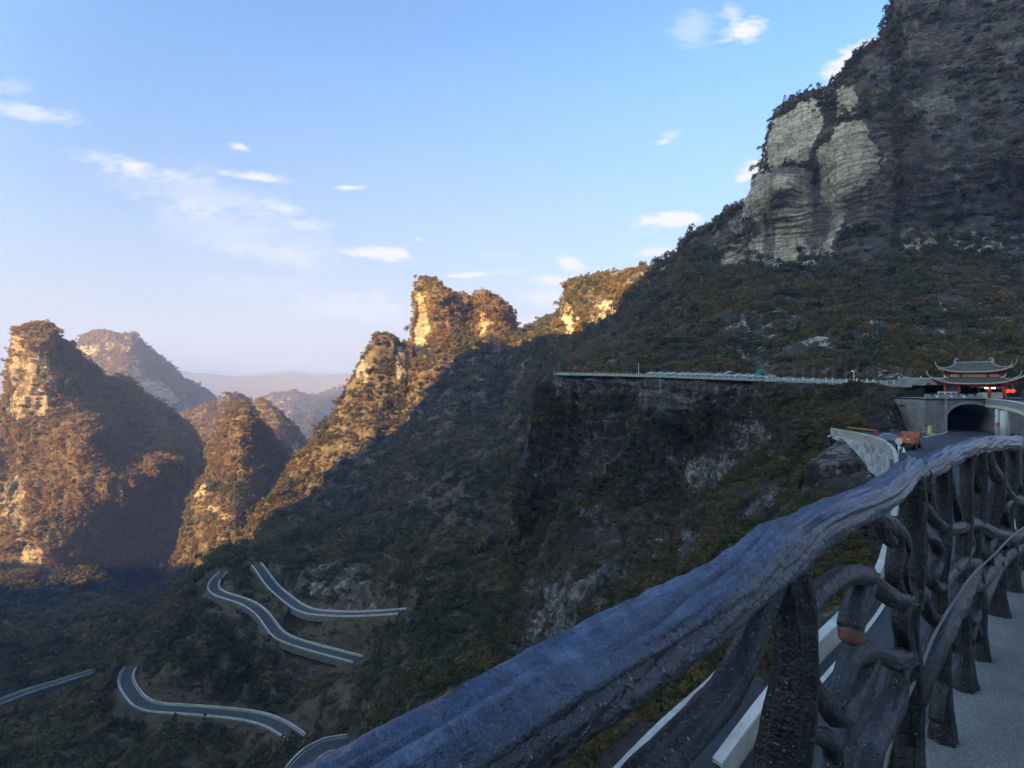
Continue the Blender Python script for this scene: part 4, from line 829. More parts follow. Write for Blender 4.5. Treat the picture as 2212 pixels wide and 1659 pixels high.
gvo = bpy.data.objects['gravel_load']; gvo.location = tr.location; gvo.rotation_euler = tr.rotation_euler
m = MB(); m.box((-.1, .4, .82), (5.4, .14, .22)); m.box((-.1, -.4, .82), (5.4, .14, .22)); m.box((-2.5, 0, .7), (.12, 2.1, .16)); m.build('chassis', DARK, tr)
cbm = MB(); cbm.add([(1.45, y, z) for y, z in ((-1.05, .7), (1.05, .7), (1.0, 2.2), (-1.0, 2.2))]+[(3.0, -1.05, .7), (3.0, 1.05, .7), (2.75, .98, 2.15), (2.75, -.98, 2.15)], [(0,1,2,3),(4,7,6,5),(0,4,5,1),(1,5,6,2),(2,6,7,3),(3,7,4,0)]); cb_ = cbm.build('cab', TRU, tr, bevel=.06)
MB().box((2.9, 0, 1.7), (.1, 1.7, .55), ry=R(-9)).build('windscreen', GLASS, cb_)
for a in (-1, 1): MB().box((2.1, a*1.03, 1.72), (.8, .06, .5)).build('side_window', GLASS, cb_); MB().box((-2.6, a*.9, .95), (.08, .3, .14)).build('tail_light', RED, tr)
for x in (2.2, -1.5):
    for y in (-.98, .98): wheel(tr, x, y, .46, .34 if x > 0 else .5, DARK)
# bits round the forecourt
p = W(1862, 929, 96); b = empty('barrier', (p[0], p[1], ZF), R(-30), label='orange barrier pole lying low behind the beige parapet', cat='barrier')
ORG = mat_simple('orange_paint', (.62, .24, .03), .5)
m = MB(); m.tube([(-2.3, 0, 1.75), (2.3, 0, 1.35)], .10, 8); m.build('pole', ORG, b); MB().box((2.2, 0, .7), (.5, .4, 1.5)).build('housing', RED, b, bevel=.03); MB().box((-2.1, 0, .85), (.12, .12, 1.7)).build('rest', DARK, b)
p = W(2008, 938, 100.5); b = empty('guard_post', (p[0], p[1], ZF+.06), label='squat yellow post with a rounded hood and foot beside the arch wall', cat='post')
YE = mat_simple('faded_yellow', (.52, .47, .20), .6, nscale=2)
MB().tube([(0, 0, 0), (0, 0, .1), (0, 0, 1.4), (0, 0, 1.5)], [.34, .3, .3, .26], 14).build('body', YE, b, smooth=True); MB().box((.15, 0, 1.62), (.75, .5, .24)).build('hood', YE, b, bevel=.05); MB().box((.2, 0, .14), (1.3, .6, .28)).build('foot', YE, b, bevel=.04); MB().box((-.9, 0, .55), (1.2, .08, .12)).build('arm', YE, b)
p = W(1937, 980, 70.0); b = empty('road_mirror', (p[0]+.6, p[1]+.5, ZF), label='white round road mirror on a short pole beside the beige parapet', cat='mirror')
MB().tube([(0, 0, 0), (0, 0, 2.2)], .07, 8).build('pole', WHITE, b); MB().tube([(0, -.12, 2.1), (0, -.04, 2.1)], .48, 20).build('mirror', SILV, b, smooth=False); MB().tube([(.1, -.1, 1.25), (.1, -.03, 1.25)], .26, 16).build('disc', WHITE, b)
p = W(1952, 975, 75); cn = MB().tube([(p[0], p[1], ZF), (p[0], p[1], ZF+.06), (p[0], p[1], ZF+.07), (p[0], p[1], ZF+.75)], [.3, .3, .2, .04], 12).build('traffic_cone', WHITE, smooth=True); tag(cn, 'small white cone on the asphalt between mirror and truck', 'cone')

# ================================================================== TERRACE
te = resample(W([1188, 1400, 1540, 1700, 1850, 1992], [807.5, 812, 816.5, 822.5, 828.5, 832.5], [243, 207, 183, 159, 137, 114.5]), 120)
te = smooth(te, 4, 2); ln_ = latn(te); ln_ *= np.sign(ln_[60][1]) ; 
TG = mat_simple('terrace_gravel', (.24, .225, .19), .95, nscale=.6, namp=.25)
V = np.stack([te-ln_*.5+np.array([0, 0, -.5]), te-ln_*.4, te+ln_*2.4, te+ln_*3.2+np.array([0, 0, .5]), te+ln_*26+np.array([0, 0, .5])], 1).reshape(-1, 3); tag(link('terrace', mesh('terrace', V, gridfaces(120, 5), False), TG), 'flat terrace along the cliff top', None, kind='structure')
fe = empty('terrace_fence', tuple(te[60]), label='long low white post and rail fence along the cliff top terrace', cat='fence')
fl = te-te[60]+ln_*.35; s_ = np.r_[0, np.cumsum(np.linalg.norm(np.diff(fl, axis=0), axis=1))]; L_ = s_[-1]; q = 0; fi = lambda u: tuple(np.interp(u, s_, fl[:, k]) for k in range(3))
npost = int(L_/2.3)
for i in range(npost):
    p = fi(i*2.3); MB().box((p[0], p[1], p[2]+.55), (.15, .15, 1.1)).build('post', PALEC, fe)
strip('rail', fl, [(-.03, .98), (-.03, 1.05), (.03, 1.05), (.03, .98)], PALEC, fe, closed=True); strip('rail', fl, [(-.03, .5), (-.03, .56), (.03, .56), (.03, .5)], PALEC, fe, closed=True)
def on_terrace(x, off):
    pts = (te[:, 0]/te[:, 1])*F+1106; i = int(np.argmin(abs(pts-x))); return te[i]+ln_[i]*off+np.array([0, 0, .5 if off > 2.8 else 0]), ln_[i]
ORD = ['first', 'second', 'third', 'fourth', 'fifth', 'sixth', 'seventh', 'eighth', 'ninth', 'tenth', 'eleventh', 'twelfth', 'thirteenth', 'fourteenth', 'fifteenth', 'sixteenth', 'seventeenth', 'eighteenth', 'nineteenth', 'twentieth']
proto = None
for i in range(17):
    p, nn = on_terrace(1396+i*15.3, 4.6); a = math.atan2(-nn[1], -nn[0])
    if proto is None: proto = sedan('parked_car', tuple(p), a, paint('white_car_paint', (.50, .50, .50)), 'x', group='white cars parked nose out along the terrace fence'); c = proto
    else: c = copy_tree(proto); c.location = tuple(p); c.rotation_euler[2] = a
    c['label'] = ORD[i]+' white car from the left in the row behind the terrace fence'
def umbrella(x, off, lab, rad):
    p, nn = on_terrace(x, off); u = empty('parasol', tuple(p), label=lab, cat='parasol')
    MB().tube([(0, 0, 0), (0, 0, 2.2)], .05, 6).build('pole', DARK, u)
    m = MB(); V = [(0, 0, 2.9)]; 
    for j, (r_, z) in enumerate(((.5, 2.75), (.85, 2.4), (1, 2.0))):
        V += [(rad*r_*math.cos(t*math.pi/4), rad*r_*math.sin(t*math.pi/4), z) for t in range(8)]
    Fs = [(0, 1+t, 1+(t+1) % 8) for t in range(8)]+[(1+j*8+t, 9+j*8+t, 9+j*8+(t+1) % 8, 1+j*8+(t+1) % 8) for j in range(2) for t in range(8)]
    m.add(V, Fs).build('canopy', bpy.data.materials.get('red_canvas') or mat_simple('red_canvas', (.30, .03, .03), .8), u)
umbrella(1236, 3, 'larger dark red parasol at the far left end of the terrace', 1.9); umbrella(1256, 3.5, 'smaller dark red parasol just right of the larger one on the terrace', 1.3)
for x, hh, lb in ((1375, 5.3, 'tall beige pole standing at the terrace fence left of the parked cars'), (1318, 4.2, 'thinner dark pole on the terrace right of the red parasols')):
    p, nn = on_terrace(x, 1.2); o = empty('pole', tuple(p), label=lb, cat='pole'); MB().tube([(0, 0, 0), (0, 0, hh)], [.2 if x > 1350 else .12, .15 if x > 1350 else .08], 8).build('shaft', CREAM if x > 1350 else DARK, o); MB().box((0, 0, .15), (.6, .6, .3)).build('foot', STONE, o)
p, nn = on_terrace(1408, 1.2)
p, nn = on_terrace(1632, 4); o = empty('kiosk', tuple(p), label='small green kiosk among the bare trees on the terrace', cat='kiosk')
GR = mat_simple('green_paint', (.03, .22, .16), .6); MB().box((0, 0, 1.2), (2.4, 1.8, 2.2)).build('body', GR, o, bevel=.03); MB().prism([(-1.5, 2.3), (1.5, 2.3), (0, 2.9)], -1.1, 1.1).build('roof', GR, o); MB().box((0, -.92, 1.3), (1.2, .05, .8)).build('window', GLASS, o)
p, nn = on_terrace(1566, 3.5); o = empty('awning', tuple(p), label='pale blue sloping awning behind the terrace fence', cat='awning')
MB().prism([(-1.9, 1.3), (0, 2.1), (1.9, 1.3), (0, 1.9)], -1, 1).build('canopy', mat_simple('pale_blue_canvas', (.25, .42, .55), .7), o)
for a in (-1.6, 1.6): MB().tube([(a, 0, 0), (a, 0, 1.4)], .05, 6).build('post', WHITE, o)
p, nn = on_terrace(1827, 3.2); o = empty('street_lamp', tuple(p), label='white lamp post with a cluster of round globes on the terrace', cat='street lamp')
MB().tube([(0, 0, 0), (0, 0, 2.9)], .08, 8).build('pole', WHITE, o)
for a in range(5):
    x_, y_ = .42*math.cos(a*1.257), .42*math.sin(a*1.257); MB().tube([(x_, y_, 2.5+z) for z in (0, .08, .24, .4, .48)], [.05, .19, .24, .19, .05], 8).build('globe', WHITE, o, smooth=True)
p, nn = on_terrace(1893, 4); o = empty('pavilion', tuple(p), label='small grey pavilion with white roof edges at the end of the terrace', cat='pavilion')
MB().prism([(-2.6, 1.1), (-1.6, 1.25), (0, 2.1), (1.6, 1.25), (2.6, 1.1), (2.6, .95), (-2.6, .95)], -1.4, 1.4).build('roof', TILE, o); m = MB(); m.tube([(-2.6, -1.45, 1.15), (-1.6, -1.45, 1.3), (0, -1.45, 2.15), (1.6, -1.45, 1.3), (2.6, -1.45, 1.15)], .1, 6); m.build('eave_trim', WHITE, o)
for a in (-1.5, 1.5): MB().box((a, -1, .45), (.25, .25, 1.0)).build('post', STONE, o)
MB().box((0, 0, .4), (2.6, 1.6, .8)).build('base', STONE, o)
p, nn = on_terrace(1965, 2.6); o = empty('garden_wall', tuple(p), R(-38), label='grey plaza wall with white coping beside the gate tower', cat='wall')
MB().box((0, 0, .75), (8.2, .4, 1.5)).build('wall', STONE, o); MB().box((0, 0, 1.57), (8.5, .55, .14)).build('coping', WHITE, o); 
for a in (-4.1, 0, 4.1): MB().box((a, 0, 1.85), (.3, .3, .4)).build('finial', WHITE, o, bevel=.08)
# bare street trees with whitewashed trunks
BARK = mat_simple('grey_bark', (.16, .13, .105), .9, nscale=5, bscale=9); TWIG = mat_simple('twig_bark', (.17, .135, .11), .9)
def bare_tree(seed, hgt):
    rng = random.Random(seed); t = empty('bare_tree', (0, 0, 0))
    MB().tube([(0, 0, 0), (.02, 0, 1.15)], [.16, .14], 8).build('whitewashed_trunk', WHITE, t, smooth=True)
    MB().tube([(.02, 0, 1.15), (.06, .03, hgt*.5), (0, .05, hgt*.8)], [.135, .09, .04], 7).build('trunk', BARK, t, smooth=True)
    m = MB()
    for i in range(26):
        z = 1.5+(hgt-2.0)*rng.random(); a = rng.random()*6.28; ln = (.5+1.2*rng.random())*(1.2-z/hgt*.6); p0 = Vector((.04, .02, z)); p1 = p0+Vector((math.cos(a)*ln*.6, math.sin(a)*ln*.6, ln*.7)); p2 = p1+Vector((math.cos(a+.4)*ln*.3, math.sin(a+.4)*ln*.3, ln*.5))
        m.tube([p0, p1, p2], [.035, .022, .01], 4, caps=False)
        for k in range(4):
            q = p0.lerp(p1, .3+.2*k) if k < 3 else p1; b = a+rng.uniform(-1.2, 1.2); m.tube([q, q+Vector((math.cos(b)*.35, math.sin(b)*.35, .45))], [.018, .006], 3, caps=False)
    m.build('crown', TWIG, t); return t
kinds = [bare_tree(k, 4.2+.4*k) for k in range(3)]
TX = [1655, 1682, 1704, 1722, 1745, 1768, 1790, 1812, 1838, 1856, 1876, 1915, 1930, 1946]
for i, x in enumerate(TX):
    c = kinds[i] if i < 3 else copy_tree(kinds[i % 3]); p, nn = on_terrace(x, 1.6+.5*(i % 2)); c.location = tuple(p); c.rotation_euler[2] = i*1.3; sc = .85+.3*random.random(); c.scale = (sc, sc, sc)
    tag(c, ORD[i]+' bare tree with whitewashed trunk counting from the green kiosk rightwards', 'tree', 'bare street trees along the terrace')
# evergreen at the right of the tower
LV = mat_simple('evergreen_leaf', (.05, .045, .032), .8, nscale=2, namp=.4)
def leafy_tree(loc, rad, hgt, lab, seed):
    rng = np.random.default_rng(seed); t = empty('leafy_tree', loc, label=lab, cat='tree')
    m = MB(); m.tube([(0, 0, -.3), (.1, 0, hgt*.4), (0, .1, hgt*.75)], [rad*.10, rad*.07, rad*.03], 8)
    for k in range(6): a = k*1.05; m.tube([(0, 0, hgt*(.3+.06*k)), (math.cos(a)*rad*.5, math.sin(a)*rad*.5, hgt*(.5+.06*k))], [rad*.04, rad*.015], 6)
    m.build('trunk', BARK, t, smooth=True)
    cs = rng.normal(size=(26, 3))*np.array([rad*.42, rad*.42, hgt*.17])+np.array([0, 0, hgt*.62]); V, Fq = leaf_cloud(rng, 5200, cs, rad*.3, .13, .8)
    link('crown', mesh('crown', V, Fq, False), LV, t); return t
p = W(2200, 850, 112); leafy_tree((p[0], p[1]-1.0, ZT), 3.0, 8.0, 'dark leafy tree hiding the right end of the gate tower', 5)

# ================================================================== WALKWAY AND BRANCH RAILING
def mat_railing(nm, kr, kg, kb):
    m, nd, lk, bs = newmat(nm); co = objco(nd, lk)
    n1 = noise(nd, lk, co, 7, 6, .65); n2 = noise(nd, lk, co, 60, 4, .6); n3 = noise(nd, lk, co, 130, 3, .6)
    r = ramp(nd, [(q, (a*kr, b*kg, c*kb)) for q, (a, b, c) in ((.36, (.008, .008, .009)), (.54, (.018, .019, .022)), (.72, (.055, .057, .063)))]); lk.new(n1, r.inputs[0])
    sp = ramp(nd, [(.635, (0, 0, 0)), (.70, (1, 1, 1))]); lk.new(n3, sp.inputs[0])
    c = mixc(nd, lk, sp.outputs[0], r.outputs[0], (.24, .25, .27)); lk.new(c, bs.inputs['Base Color'])
    bs.inputs['Specular IOR Level'].default_value = .38
    rg = ramp(nd, [(.3, (.26, .26, .26)), (.7, (.5, .5, .5))]); lk.new(n2, rg.inputs[0]); lk.new(rg.outputs[0], bs.inputs['Roughness'])
    a = nd.new('ShaderNodeMath'); a.operation = 'MULTIPLY_ADD'; lk.new(n3, a.inputs[0]); a.inputs[1].default_value = .35; lk.new(n2, a.inputs[2])
    bump(nd, lk, bs, a.outputs[0], .010 if kb < 1.2 else .014, 1.0); return m
BARKC = mat_railing('painted_cement_bark', 1, 1, 1); RAILC = mat_railing('sky_tinted_cement_bark', .9, 1.0, 1.4)  # handrail base tinted bluer to suggest light from the sky
nt_ = RAILC.node_tree; at_ = nt_.nodes.new('ShaderNodeAttribute'); at_.attribute_name = 'sky_tint'; bs_ = nt_.nodes['Principled BSDF']; bs_.inputs['Specular IOR Level'].default_value = .8; bs_.inputs['Coat Weight'].default_value = .15; bs_.inputs['Coat Roughness'].default_value = .2; src_ = bs_.inputs['Base Color'].links[0].from_socket
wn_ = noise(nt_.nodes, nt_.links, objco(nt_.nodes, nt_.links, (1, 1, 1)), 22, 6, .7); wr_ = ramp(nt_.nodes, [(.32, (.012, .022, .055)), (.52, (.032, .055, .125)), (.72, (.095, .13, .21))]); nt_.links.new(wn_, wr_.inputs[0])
nt_.links.new(mixc(nt_.nodes, nt_.links, at_.outputs['Fac'], src_, wr_.outputs[0]), bs_.inputs['Base Color'])  # blue of the sky painted over the rail's upper side
def mat_floor():
    m, nd, lk, bs = newmat('gritty_walkway'); co = objco(nd, lk); n1 = noise(nd, lk, co, 3, 7, .7); n2 = noise(nd, lk, co, 90, 4, .7); n4 = noise(nd, lk, co, 14, 4, .6)
    r = ramp(nd, [(.3, (.14, .132, .125)), (.7, (.24, .225, .21))]); lk.new(n1, r.inputs[0]); g2 = ramp(nd, [(.35, (.45, .45, .45)), (.6, (1.15, 1.15, 1.15))]); lk.new(n2, g2.inputs[0])
    sp = ramp(nd, [(.70, (1, 1, 1)), (.76, (.3, .27, .22))]); lk.new(n4, sp.inputs[0])
    c = mixc(nd, lk, 1, r.outputs[0], g2.outputs[0], 'MULTIPLY'); lk.new(mixc(nd, lk, 1, c, sp.outputs[0], 'MULTIPLY'), bs.inputs['Base Color'])
    bs.inputs['Roughness'].default_value = .85; bump(nd, lk, bs, n2, .008); return m
def y1(x): return .5475/(1.058-(x-1106)/1106)
X2 = [1990, 2033, 2060, 2089, 2120, 2160, 2212, 2300]; D2 = [2.05, 2.29, 2.5, 2.8, 3.08, 3.7, 4.4, 5.4]
def y2(x): return float(np.interp(x, X2, D2))
def catmull(P, n):
    P = np.array(P, float); P = np.vstack([2*P[0]-P[1], P, 2*P[-1]-P[-2]]); out = []
    for i in range(1, len(P)-2):
        for t in np.linspace(0, 1, n, endpoint=False):
            out.append(.5*((2*P[i])+(-P[i-1]+P[i+1])*t+(2*P[i-1]-5*P[i]+4*P[i+1]-P[i+2])*t*t+(-P[i-1]+3*P[i]-3*P[i+1]+P[i+2])*t**3))
    out.append(P[-2]); return np.array(out)
BR_N = [0]
def bark(name, pts, parent, nr=36, ds=.010, groove=.20, knob=.035, mat=None, caps=True, sd=None):
    """pts: (x, y, z, radius) in metres; a limb with grooves along its length"""
    BR_N[0] += 1; sd = BR_N[0]*3.1 if sd is None else sd
    C = catmull(pts, 14); L = np.linalg.norm(np.diff(C[:, :3], axis=0), axis=1).sum(); C = resample(C, max(8, int(L/ds)))
    C[:, :3] = smooth(C[:, :3], 2, 1) if len(C) > 12 else C[:, :3]
    p = C[:, :3]; r = C[:, 3]; t = np.gradient(p, axis=0); t /= np.linalg.norm(t, axis=1)[:, None]
    u = np.cross(t[0], [0, 0, 1.]); u = np.cross(t[0], [1., 0, 0]) if np.linalg.norm(u) < .2 else u; U = []
    for i in range(len(p)): u = u-t[i]*(u@t[i]); u /= np.linalg.norm(u); U.append(u)
    U = np.array(U); Wd = np.cross(t, U); th = np.linspace(0, 2*math.pi, nr, endpoint=False); s = np.r_[0, np.cumsum(np.linalg.norm(np.diff(p, axis=0), axis=1))]
    TH, SS = np.meshgrid(th, s); rr_ = r[:, None]
    tw = TH+SS*.7+.25*np.sin(SS*4+sd)
    q = np.stack([np.cos(tw)*1.35, np.sin(tw)*1.35, SS*2.2+sd], -1); q2 = np.stack([np.cos(TH)*rr_*42, np.sin(TH)*rr_*42, SS*14+sd], -1); q3 = np.stack([np.cos(tw)*4.2, np.sin(tw)*4.2, SS*3.0+sd], -1)
    q4 = np.stack([np.cos(tw)*2.3, np.sin(tw)*2.3, SS*1.1+sd+9], -1); g1 = fbm(q, 2)*.6+perlin(q4)*.7; g3 = -np.abs(perlin(q3))+.2
    f = 1+groove*(g1*1.1+g3*1.3)+knob*fbm(q2, 3)+knob*.8*fbm(np.stack([SS*5, SS*0+sd, SS*0], -1), 2)
    if name == 'handrail':
        ring = U[:, None]*np.cos(TH)[..., None]+Wd[:, None]*np.sin(TH)[..., None]; sv = np.cross(t, [0, 0, 1.]); sv /= np.linalg.norm(sv, axis=1)[:, None]
        phi = np.arctan2((ring*sv[:, None]).sum(-1), ring[..., 2])
        for k_, (a0, wd_, dp) in enumerate(((-2.4, .16, .10), (-1.55, .13, .13), (-.85, .10, .10), (-.30, .09, .09), (.22, .12, .13), (.80, .10, .11), (1.35, .15, .16), (2.0, .13, .12), (2.7, .18, .12))):
            th0 = a0+.34*fbm(np.stack([SS*1.5+k_*7.7, SS*0+sd, SS*0+k_], -1), 3); dd = (phi-th0+math.pi) % (2*math.pi)-math.pi
            amp_ = dp*np.clip(.55+1.3*perlin(np.stack([SS*2.2+k_*3.3, SS*0+1.5, SS*0+sd], -1)), 0, 1.3)*np.exp(-(dd/wd_)**2); f = f-amp_; g1 = g1-amp_*5
        f = f+.012*fbm(np.stack([SS*34, phi*2.2, SS*0+sd], -1), 3)
    V = p[:, None]+(U[:, None]*np.cos(TH)[..., None]+Wd[:, None]*np.sin(TH)[..., None])*(rr_*f)[..., None]
    upz = (U[:, None]*np.cos(TH)[..., None]+Wd[:, None]*np.sin(TH)[..., None])[..., 2]; sky_tint = np.clip((upz-.30)*1.9+g1*.9+g3*.5, 0, 1).ravel()  # painted sky light: strongest facing up, none underneath, less in furrows
    n = len(p); idx = np.arange(n*nr).reshape(n, nr); a = idx[:-1]; b = idx[1:]
    Fq = np.stack([a, np.roll(a, -1, 1), np.roll(b, -1, 1), b], -1).reshape(-1, 4); V = V.reshape(-1, 3)
    if caps:
        V = np.vstack([V, p[0]-t[0]*r[0]*.35, p[-1]+t[-1]*r[-1]*.35]); k = n*nr; l = idx[-1]; o = idx[0]
        Fq = np.vstack([Fq, np.stack([l, np.roll(l, -1), np.full(nr, k+1), np.full(nr, k+1)], -1)]) if False else Fq
        tri = [(int(o[(i+1) % nr]), int(o[i]), k) for i in range(nr)]+[(int(l[i]), int(l[(i+1) % nr]), k+1) for i in range(nr)]
        me = bpy.data.meshes.new(name); me.from_pydata(V.tolist(), [], [tuple(map(int, q_)) for q_ in Fq]+tri); me.update()
        for pl in me.polygons: pl.use_smooth = True
    else: me = mesh(name, V, Fq)
    if name == 'handrail': at = me.attributes.new('sky_tint', 'FLOAT', 'POINT'); at.data.foreach_set('value', np.r_[sky_tint, np.zeros(len(me.vertices)-len(sky_tint))].astype(np.float32))
    return link(name, me, mat or BARKC, parent)
def px(L, fy, off=0):
    """(x, y, width px[, extra depth]) -> (X, Y, Z, radius)"""
    o = []
    for q in L:
        d = fy(q[0])+off+(q[3] if len(q) > 3 else 0); p = W(q[0], q[1], d); o.append((*p, q[2]/2/F*d))
    return o
RL = empty('branch_railing', (0, 0, -1.6), label='dark cement railing cast as twisted tree branches along the walkway', cat='railing')
RL.location = (0, 0, 0)
zc = -.34
rail = [((1.058*Y-.5475)+.008*math.sin(Y*9), Y, zc+.008*math.sin(Y*6+1), r) for Y, r in ((.12,.055),(.30,.054),(.42,.053),(.55,.053),(.70,.051),(.85,.049),(.95,.050),(1.02,.053),(1.12,.046),(1.3,.045),(1.5,.046),(1.7,.047),(1.87,.045),(1.98,.049),(2.03,.047))]
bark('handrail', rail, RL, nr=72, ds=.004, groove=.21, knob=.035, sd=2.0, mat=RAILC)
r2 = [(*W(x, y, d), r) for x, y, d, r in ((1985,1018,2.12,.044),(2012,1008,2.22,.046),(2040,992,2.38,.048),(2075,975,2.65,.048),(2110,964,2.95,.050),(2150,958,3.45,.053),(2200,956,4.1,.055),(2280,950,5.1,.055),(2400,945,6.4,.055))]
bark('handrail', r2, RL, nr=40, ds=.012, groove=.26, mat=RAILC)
ZFOOT = -1.6
def post(x, fy, w0, w1, dy=0, lean=0, flare=1.7, top=None, nr=40, groove=.2):
    d = fy(x)+dy; X = (x-1106)/F*d; r0, r1 = w0/2/F*d, w1/2/F*d; zt = top if top is not None else zc
    k = .018+.012*math.sin(x*1.7); g = math.sin(x*.9)
    pts = [(X+lean, d, zt, r0*1.15), (X+lean*.7+k, d, zt-.18, r0*.86), (X+lean*.5+.3*k, d, zt-.36, r0*(1.08+.1*g)), (X+lean*.3-k, d, zt-.58, (r0+r1)/2*.88), (X-.4*k, d, zt-.78, (r0+r1)/2*1.07), (X, d, ZFOOT+.35, r1*.95), (X, d, ZFOOT+.16, r1*1.08), (X, d, ZFOOT-.03, r1*flare)]
    bark('post', pts, RL, nr=nr, groove=groove)
post(1690, y1, 92, 104, nr=48, groove=.22); post(1966, y1, 50, 50, groove=.25)
post(2035, y2, 30, 32, top=-.36); post(2080, y2, 26, 34, top=-.36, lean=.02); post(2112, y2, 24, 30, top=-.38); post(2152, y2, 24, 30, top=-.42); post(2182, y2, 22, 28, top=-.44); post(2215, y2, 22, 28, top=-.47); post(2262, y2, 20, 24, top=-.5); post(2310, y2, 18, 22, top=-.52)
# limbs of the near bay (sketch px traced on the railing plane)
B1 = [
 [(1290,1790,96,-.12),(1390,1680,92,-.09),(1480,1590,86,-.06),(1560,1500,80,-.04),(1612,1410,76,-.03),(1640,1320,76,-.02),(1668,1225,84,0)],
 [(1858,1098,52),(1884,1112,50),(1912,1128,48),(1938,1150,46),(1950,1185,44),(1944,1225,42),(1950,1265,40),(1972,1300,44)],
 [(1725,1345,56),(1752,1300,50),(1788,1265,48),(1828,1243,50),(1868,1248,50),(1898,1272,46),(1930,1292,46),(1975,1300,46)],
 [(1878,1238,48),(1862,1275,50),(1845,1320,54),(1836,1362,56)],
 [(1800,1530,46),(1818,1470,48),(1836,1425,50),(1866,1406,50),(1896,1410,46),(1930,1424,46),(1970,1415,46)],
 [(1710,1430,60),(1748,1478,54),(1786,1522,52),(1812,1548,54),(1836,1525,50),(1864,1478,46),(1884,1425,40)],
 [(1888,1420,34),(1876,1475,32),(1862,1535,34),(1838,1580,34),(1822,1630,36),(1796,1672,40),(1740,1705,44)],
 [(1700,1545,44),(1740,1580,40),(1790,1600,44),(1800,1650,46),(1780,1720,50)],
 [(1975,1240,40),(1950,1300,40),(1945,1345,38),(1955,1400,40),(1942,1450,44),(1935,1500,52),(1912,1550,60),(1884,1605,62),(1862,1680,64),(1850,1760,66)],
 [(1930,1120,34),(1936,1180,36),(1930,1240,36),(1944,1290,34)],
 [(1893,1102,36),(1903,1124,34),(1908,1150,34),(1925,1170,30)],
]
for L in B1: bark('branch', px([(q[0], q[1], q[2]*.88, *q[3:]) for q in L], y1), RL, nr=30, ds=.008)
q = px([(1836,1362,50)], y1)[0]; CUT = mat_simple('red_brown_cut_wood', (.14, .045, .03), .6, nscale=30, namp=.5, bscale=60, bdist=.004)
bark('cut_end', [(q[0], q[1]-.004, q[2]+.004, q[3]*.95), (q[0]-.0045, q[1]-.012, q[2]-.016, q[3]*.92), (q[0]-.006, q[1]-.014, q[2]-.024, q[3]*.8)], RL, nr=24, ds=.006, mat=CUT)
B2 = [
 [(1985,1085,34,-.05),(2008,1112,30),(2030,1135,30),(2062,1142,30),(2100,1130,32),(2140,1150,32),(2180,1162,34),(2240,1150,36)],
 [(1990,1150,30),(2012,1162,28),(2026,1182,28),(2026,1215,28),(2012,1248,28),(2024,1270,28),(2050,1245,26),(2072,1222,26),(2110,1216,26)],
 [(2100,1222,40,-.02),(2088,1262,46,-.04),(2062,1312,50,-.06),(2035,1362,50,-.08),(2008,1425,52,-.08),(1975,1500,56,-.06),(1938,1580,60,-.04),(1905,1660,64,-.02),(1880,1740,66)],
 [(1990,1290,36),(2008,1330,32),(2030,1350,30),(2055,1390,30),(2050,1440,30),(2030,1490,30),(2020,1560,30)],
 [(2125,975,34),(2138,1010,30),(2160,1042,28),(2178,1072,28),(2200,1082,28),(2235,1075,28)],
 [(2150,1205,34),(2130,1240,32),(2112,1262,30),(2090,1272,28)],
 [(2240,1155,34),(2205,1178,34),(2172,1200,34),(2148,1232,32),(2128,1280,30),(2105,1330,28),(2090,1385,28)],
 [(2045,1000,22),(2052,1050,20),(2064,1090,20),(2072,1125,20)],[(2100,980,20),(2104,1030,20),(2118,1080,22),(2112,1130,24)],
 [(2140,1165,26),(2132,1195,24),(2142,1230,24),(2160,1262,26)],[(2075,1140,26),(2092,1172,26),(2080,1205,28),(2060,1232,24)],
 [(2196,960,24),(2190,1010,22),(2198,1060,22)],[(2180,1168,26),(2192,1215,26),(2184,1262,28)],[(2165,1180,24),(2174,1140,22),(2168,1100,22),(2180,1080,20)],
 [(2010,1010,26),(2004,1060,24),(2014,1110,24)],[(2060,1310,28),(2085,1330,26),(2105,1355,26),(2112,1390,28)],
]
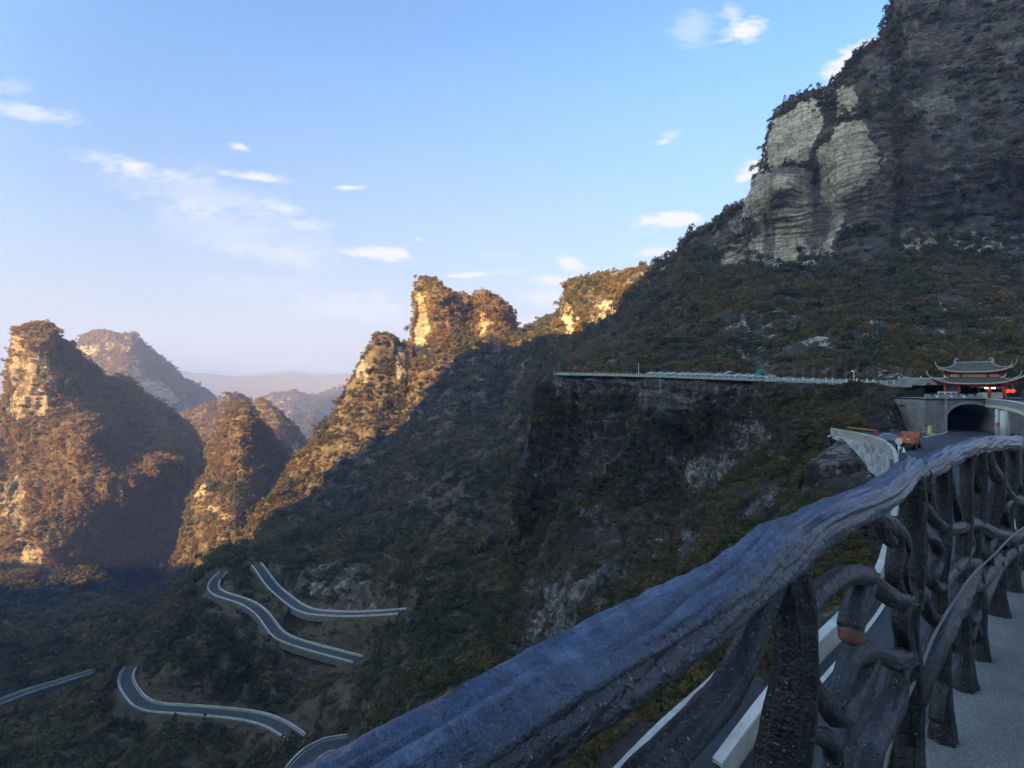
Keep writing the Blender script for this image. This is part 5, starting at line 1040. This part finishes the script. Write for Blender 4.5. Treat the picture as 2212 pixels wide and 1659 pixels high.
for L in B2: bark('branch', px([(q[0], q[1], q[2]*.85, *q[3:]) for q in L], y2), RL, nr=22, ds=.012)
cab_ = [(*W(x, y, d), .0055) for x, y, d in ((2290,1100,3.9),(2230,1128,3.5),(2185,1160,3.1),(2150,1195,2.8),(2118,1225,2.6),(2090,1255,2.4),(2060,1300,2.25),(2035,1340,2.15),(2012,1385,2.05),(1995,1430,2.0),(1972,1480,1.9),(1945,1545,1.8),(1925,1600,1.75),(1908,1680,1.72),(1898,1760,1.7))]
o = bark('cable', cab_, None, nr=8, ds=.02, groove=0, knob=.02, mat=mat_simple('grey_cable', (.17, .165, .155), .8), caps=False); tag(o, 'thin grey cable strung diagonally along the inner side of the branch railing', 'cable')
FL = MAT_FLOOR = mat_floor()
edge = [(-2.0, -1.4)]+[(1.058*Y-.5475-.06, Y) for Y in (-.5, .5, 1.5, 2.0)]+[(W(x, 900, y2(x))[0]-.10, y2(x)) for x in (2033, 2060, 2089, 2120, 2160, 2212)]+[(6.2, 5.6), (12, 7.5), (12, -4), (-2.0, -4)]
m = MB(); n = len(edge); m.add([(x, y, ZFOOT) for x, y in edge]+[(x, y, ZFOOT-.35) for x, y in edge], [tuple(range(n))[::-1], tuple(range(n, 2*n))]+[(i, (i+1) % n, n+(i+1) % n, n+i) for i in range(n)])
tag(m.build('walkway', FL), 'gritty grey cliff walkway inside the railing', None, kind='structure')

LEAF = mat_simple('dry_leaf', (.11, .075, .04), .8)
m = MB(); rl = random.Random(4)
for i in range(90):
    Y = rl.uniform(1.9, 5.5); X = 1.03*Y-.1+rl.uniform(.05, 2.4); a = rl.random()*6.28; q = rl.uniform(.008, .022)
    m.add([(X+q*math.cos(a), Y+q*math.sin(a), ZFOOT+.003), (X-.6*q*math.sin(a), Y+.6*q*math.cos(a), ZFOOT+.012), (X-q*math.cos(a), Y-q*math.sin(a), ZFOOT+.004), (X+.6*q*math.sin(a), Y-.6*q*math.cos(a), ZFOOT+.009)], [(0, 1, 2, 3)])
tag(m.build('fallen_leaves', LEAF), 'scattered dry leaves on the grey walkway', 'leaves', kind='stuff')
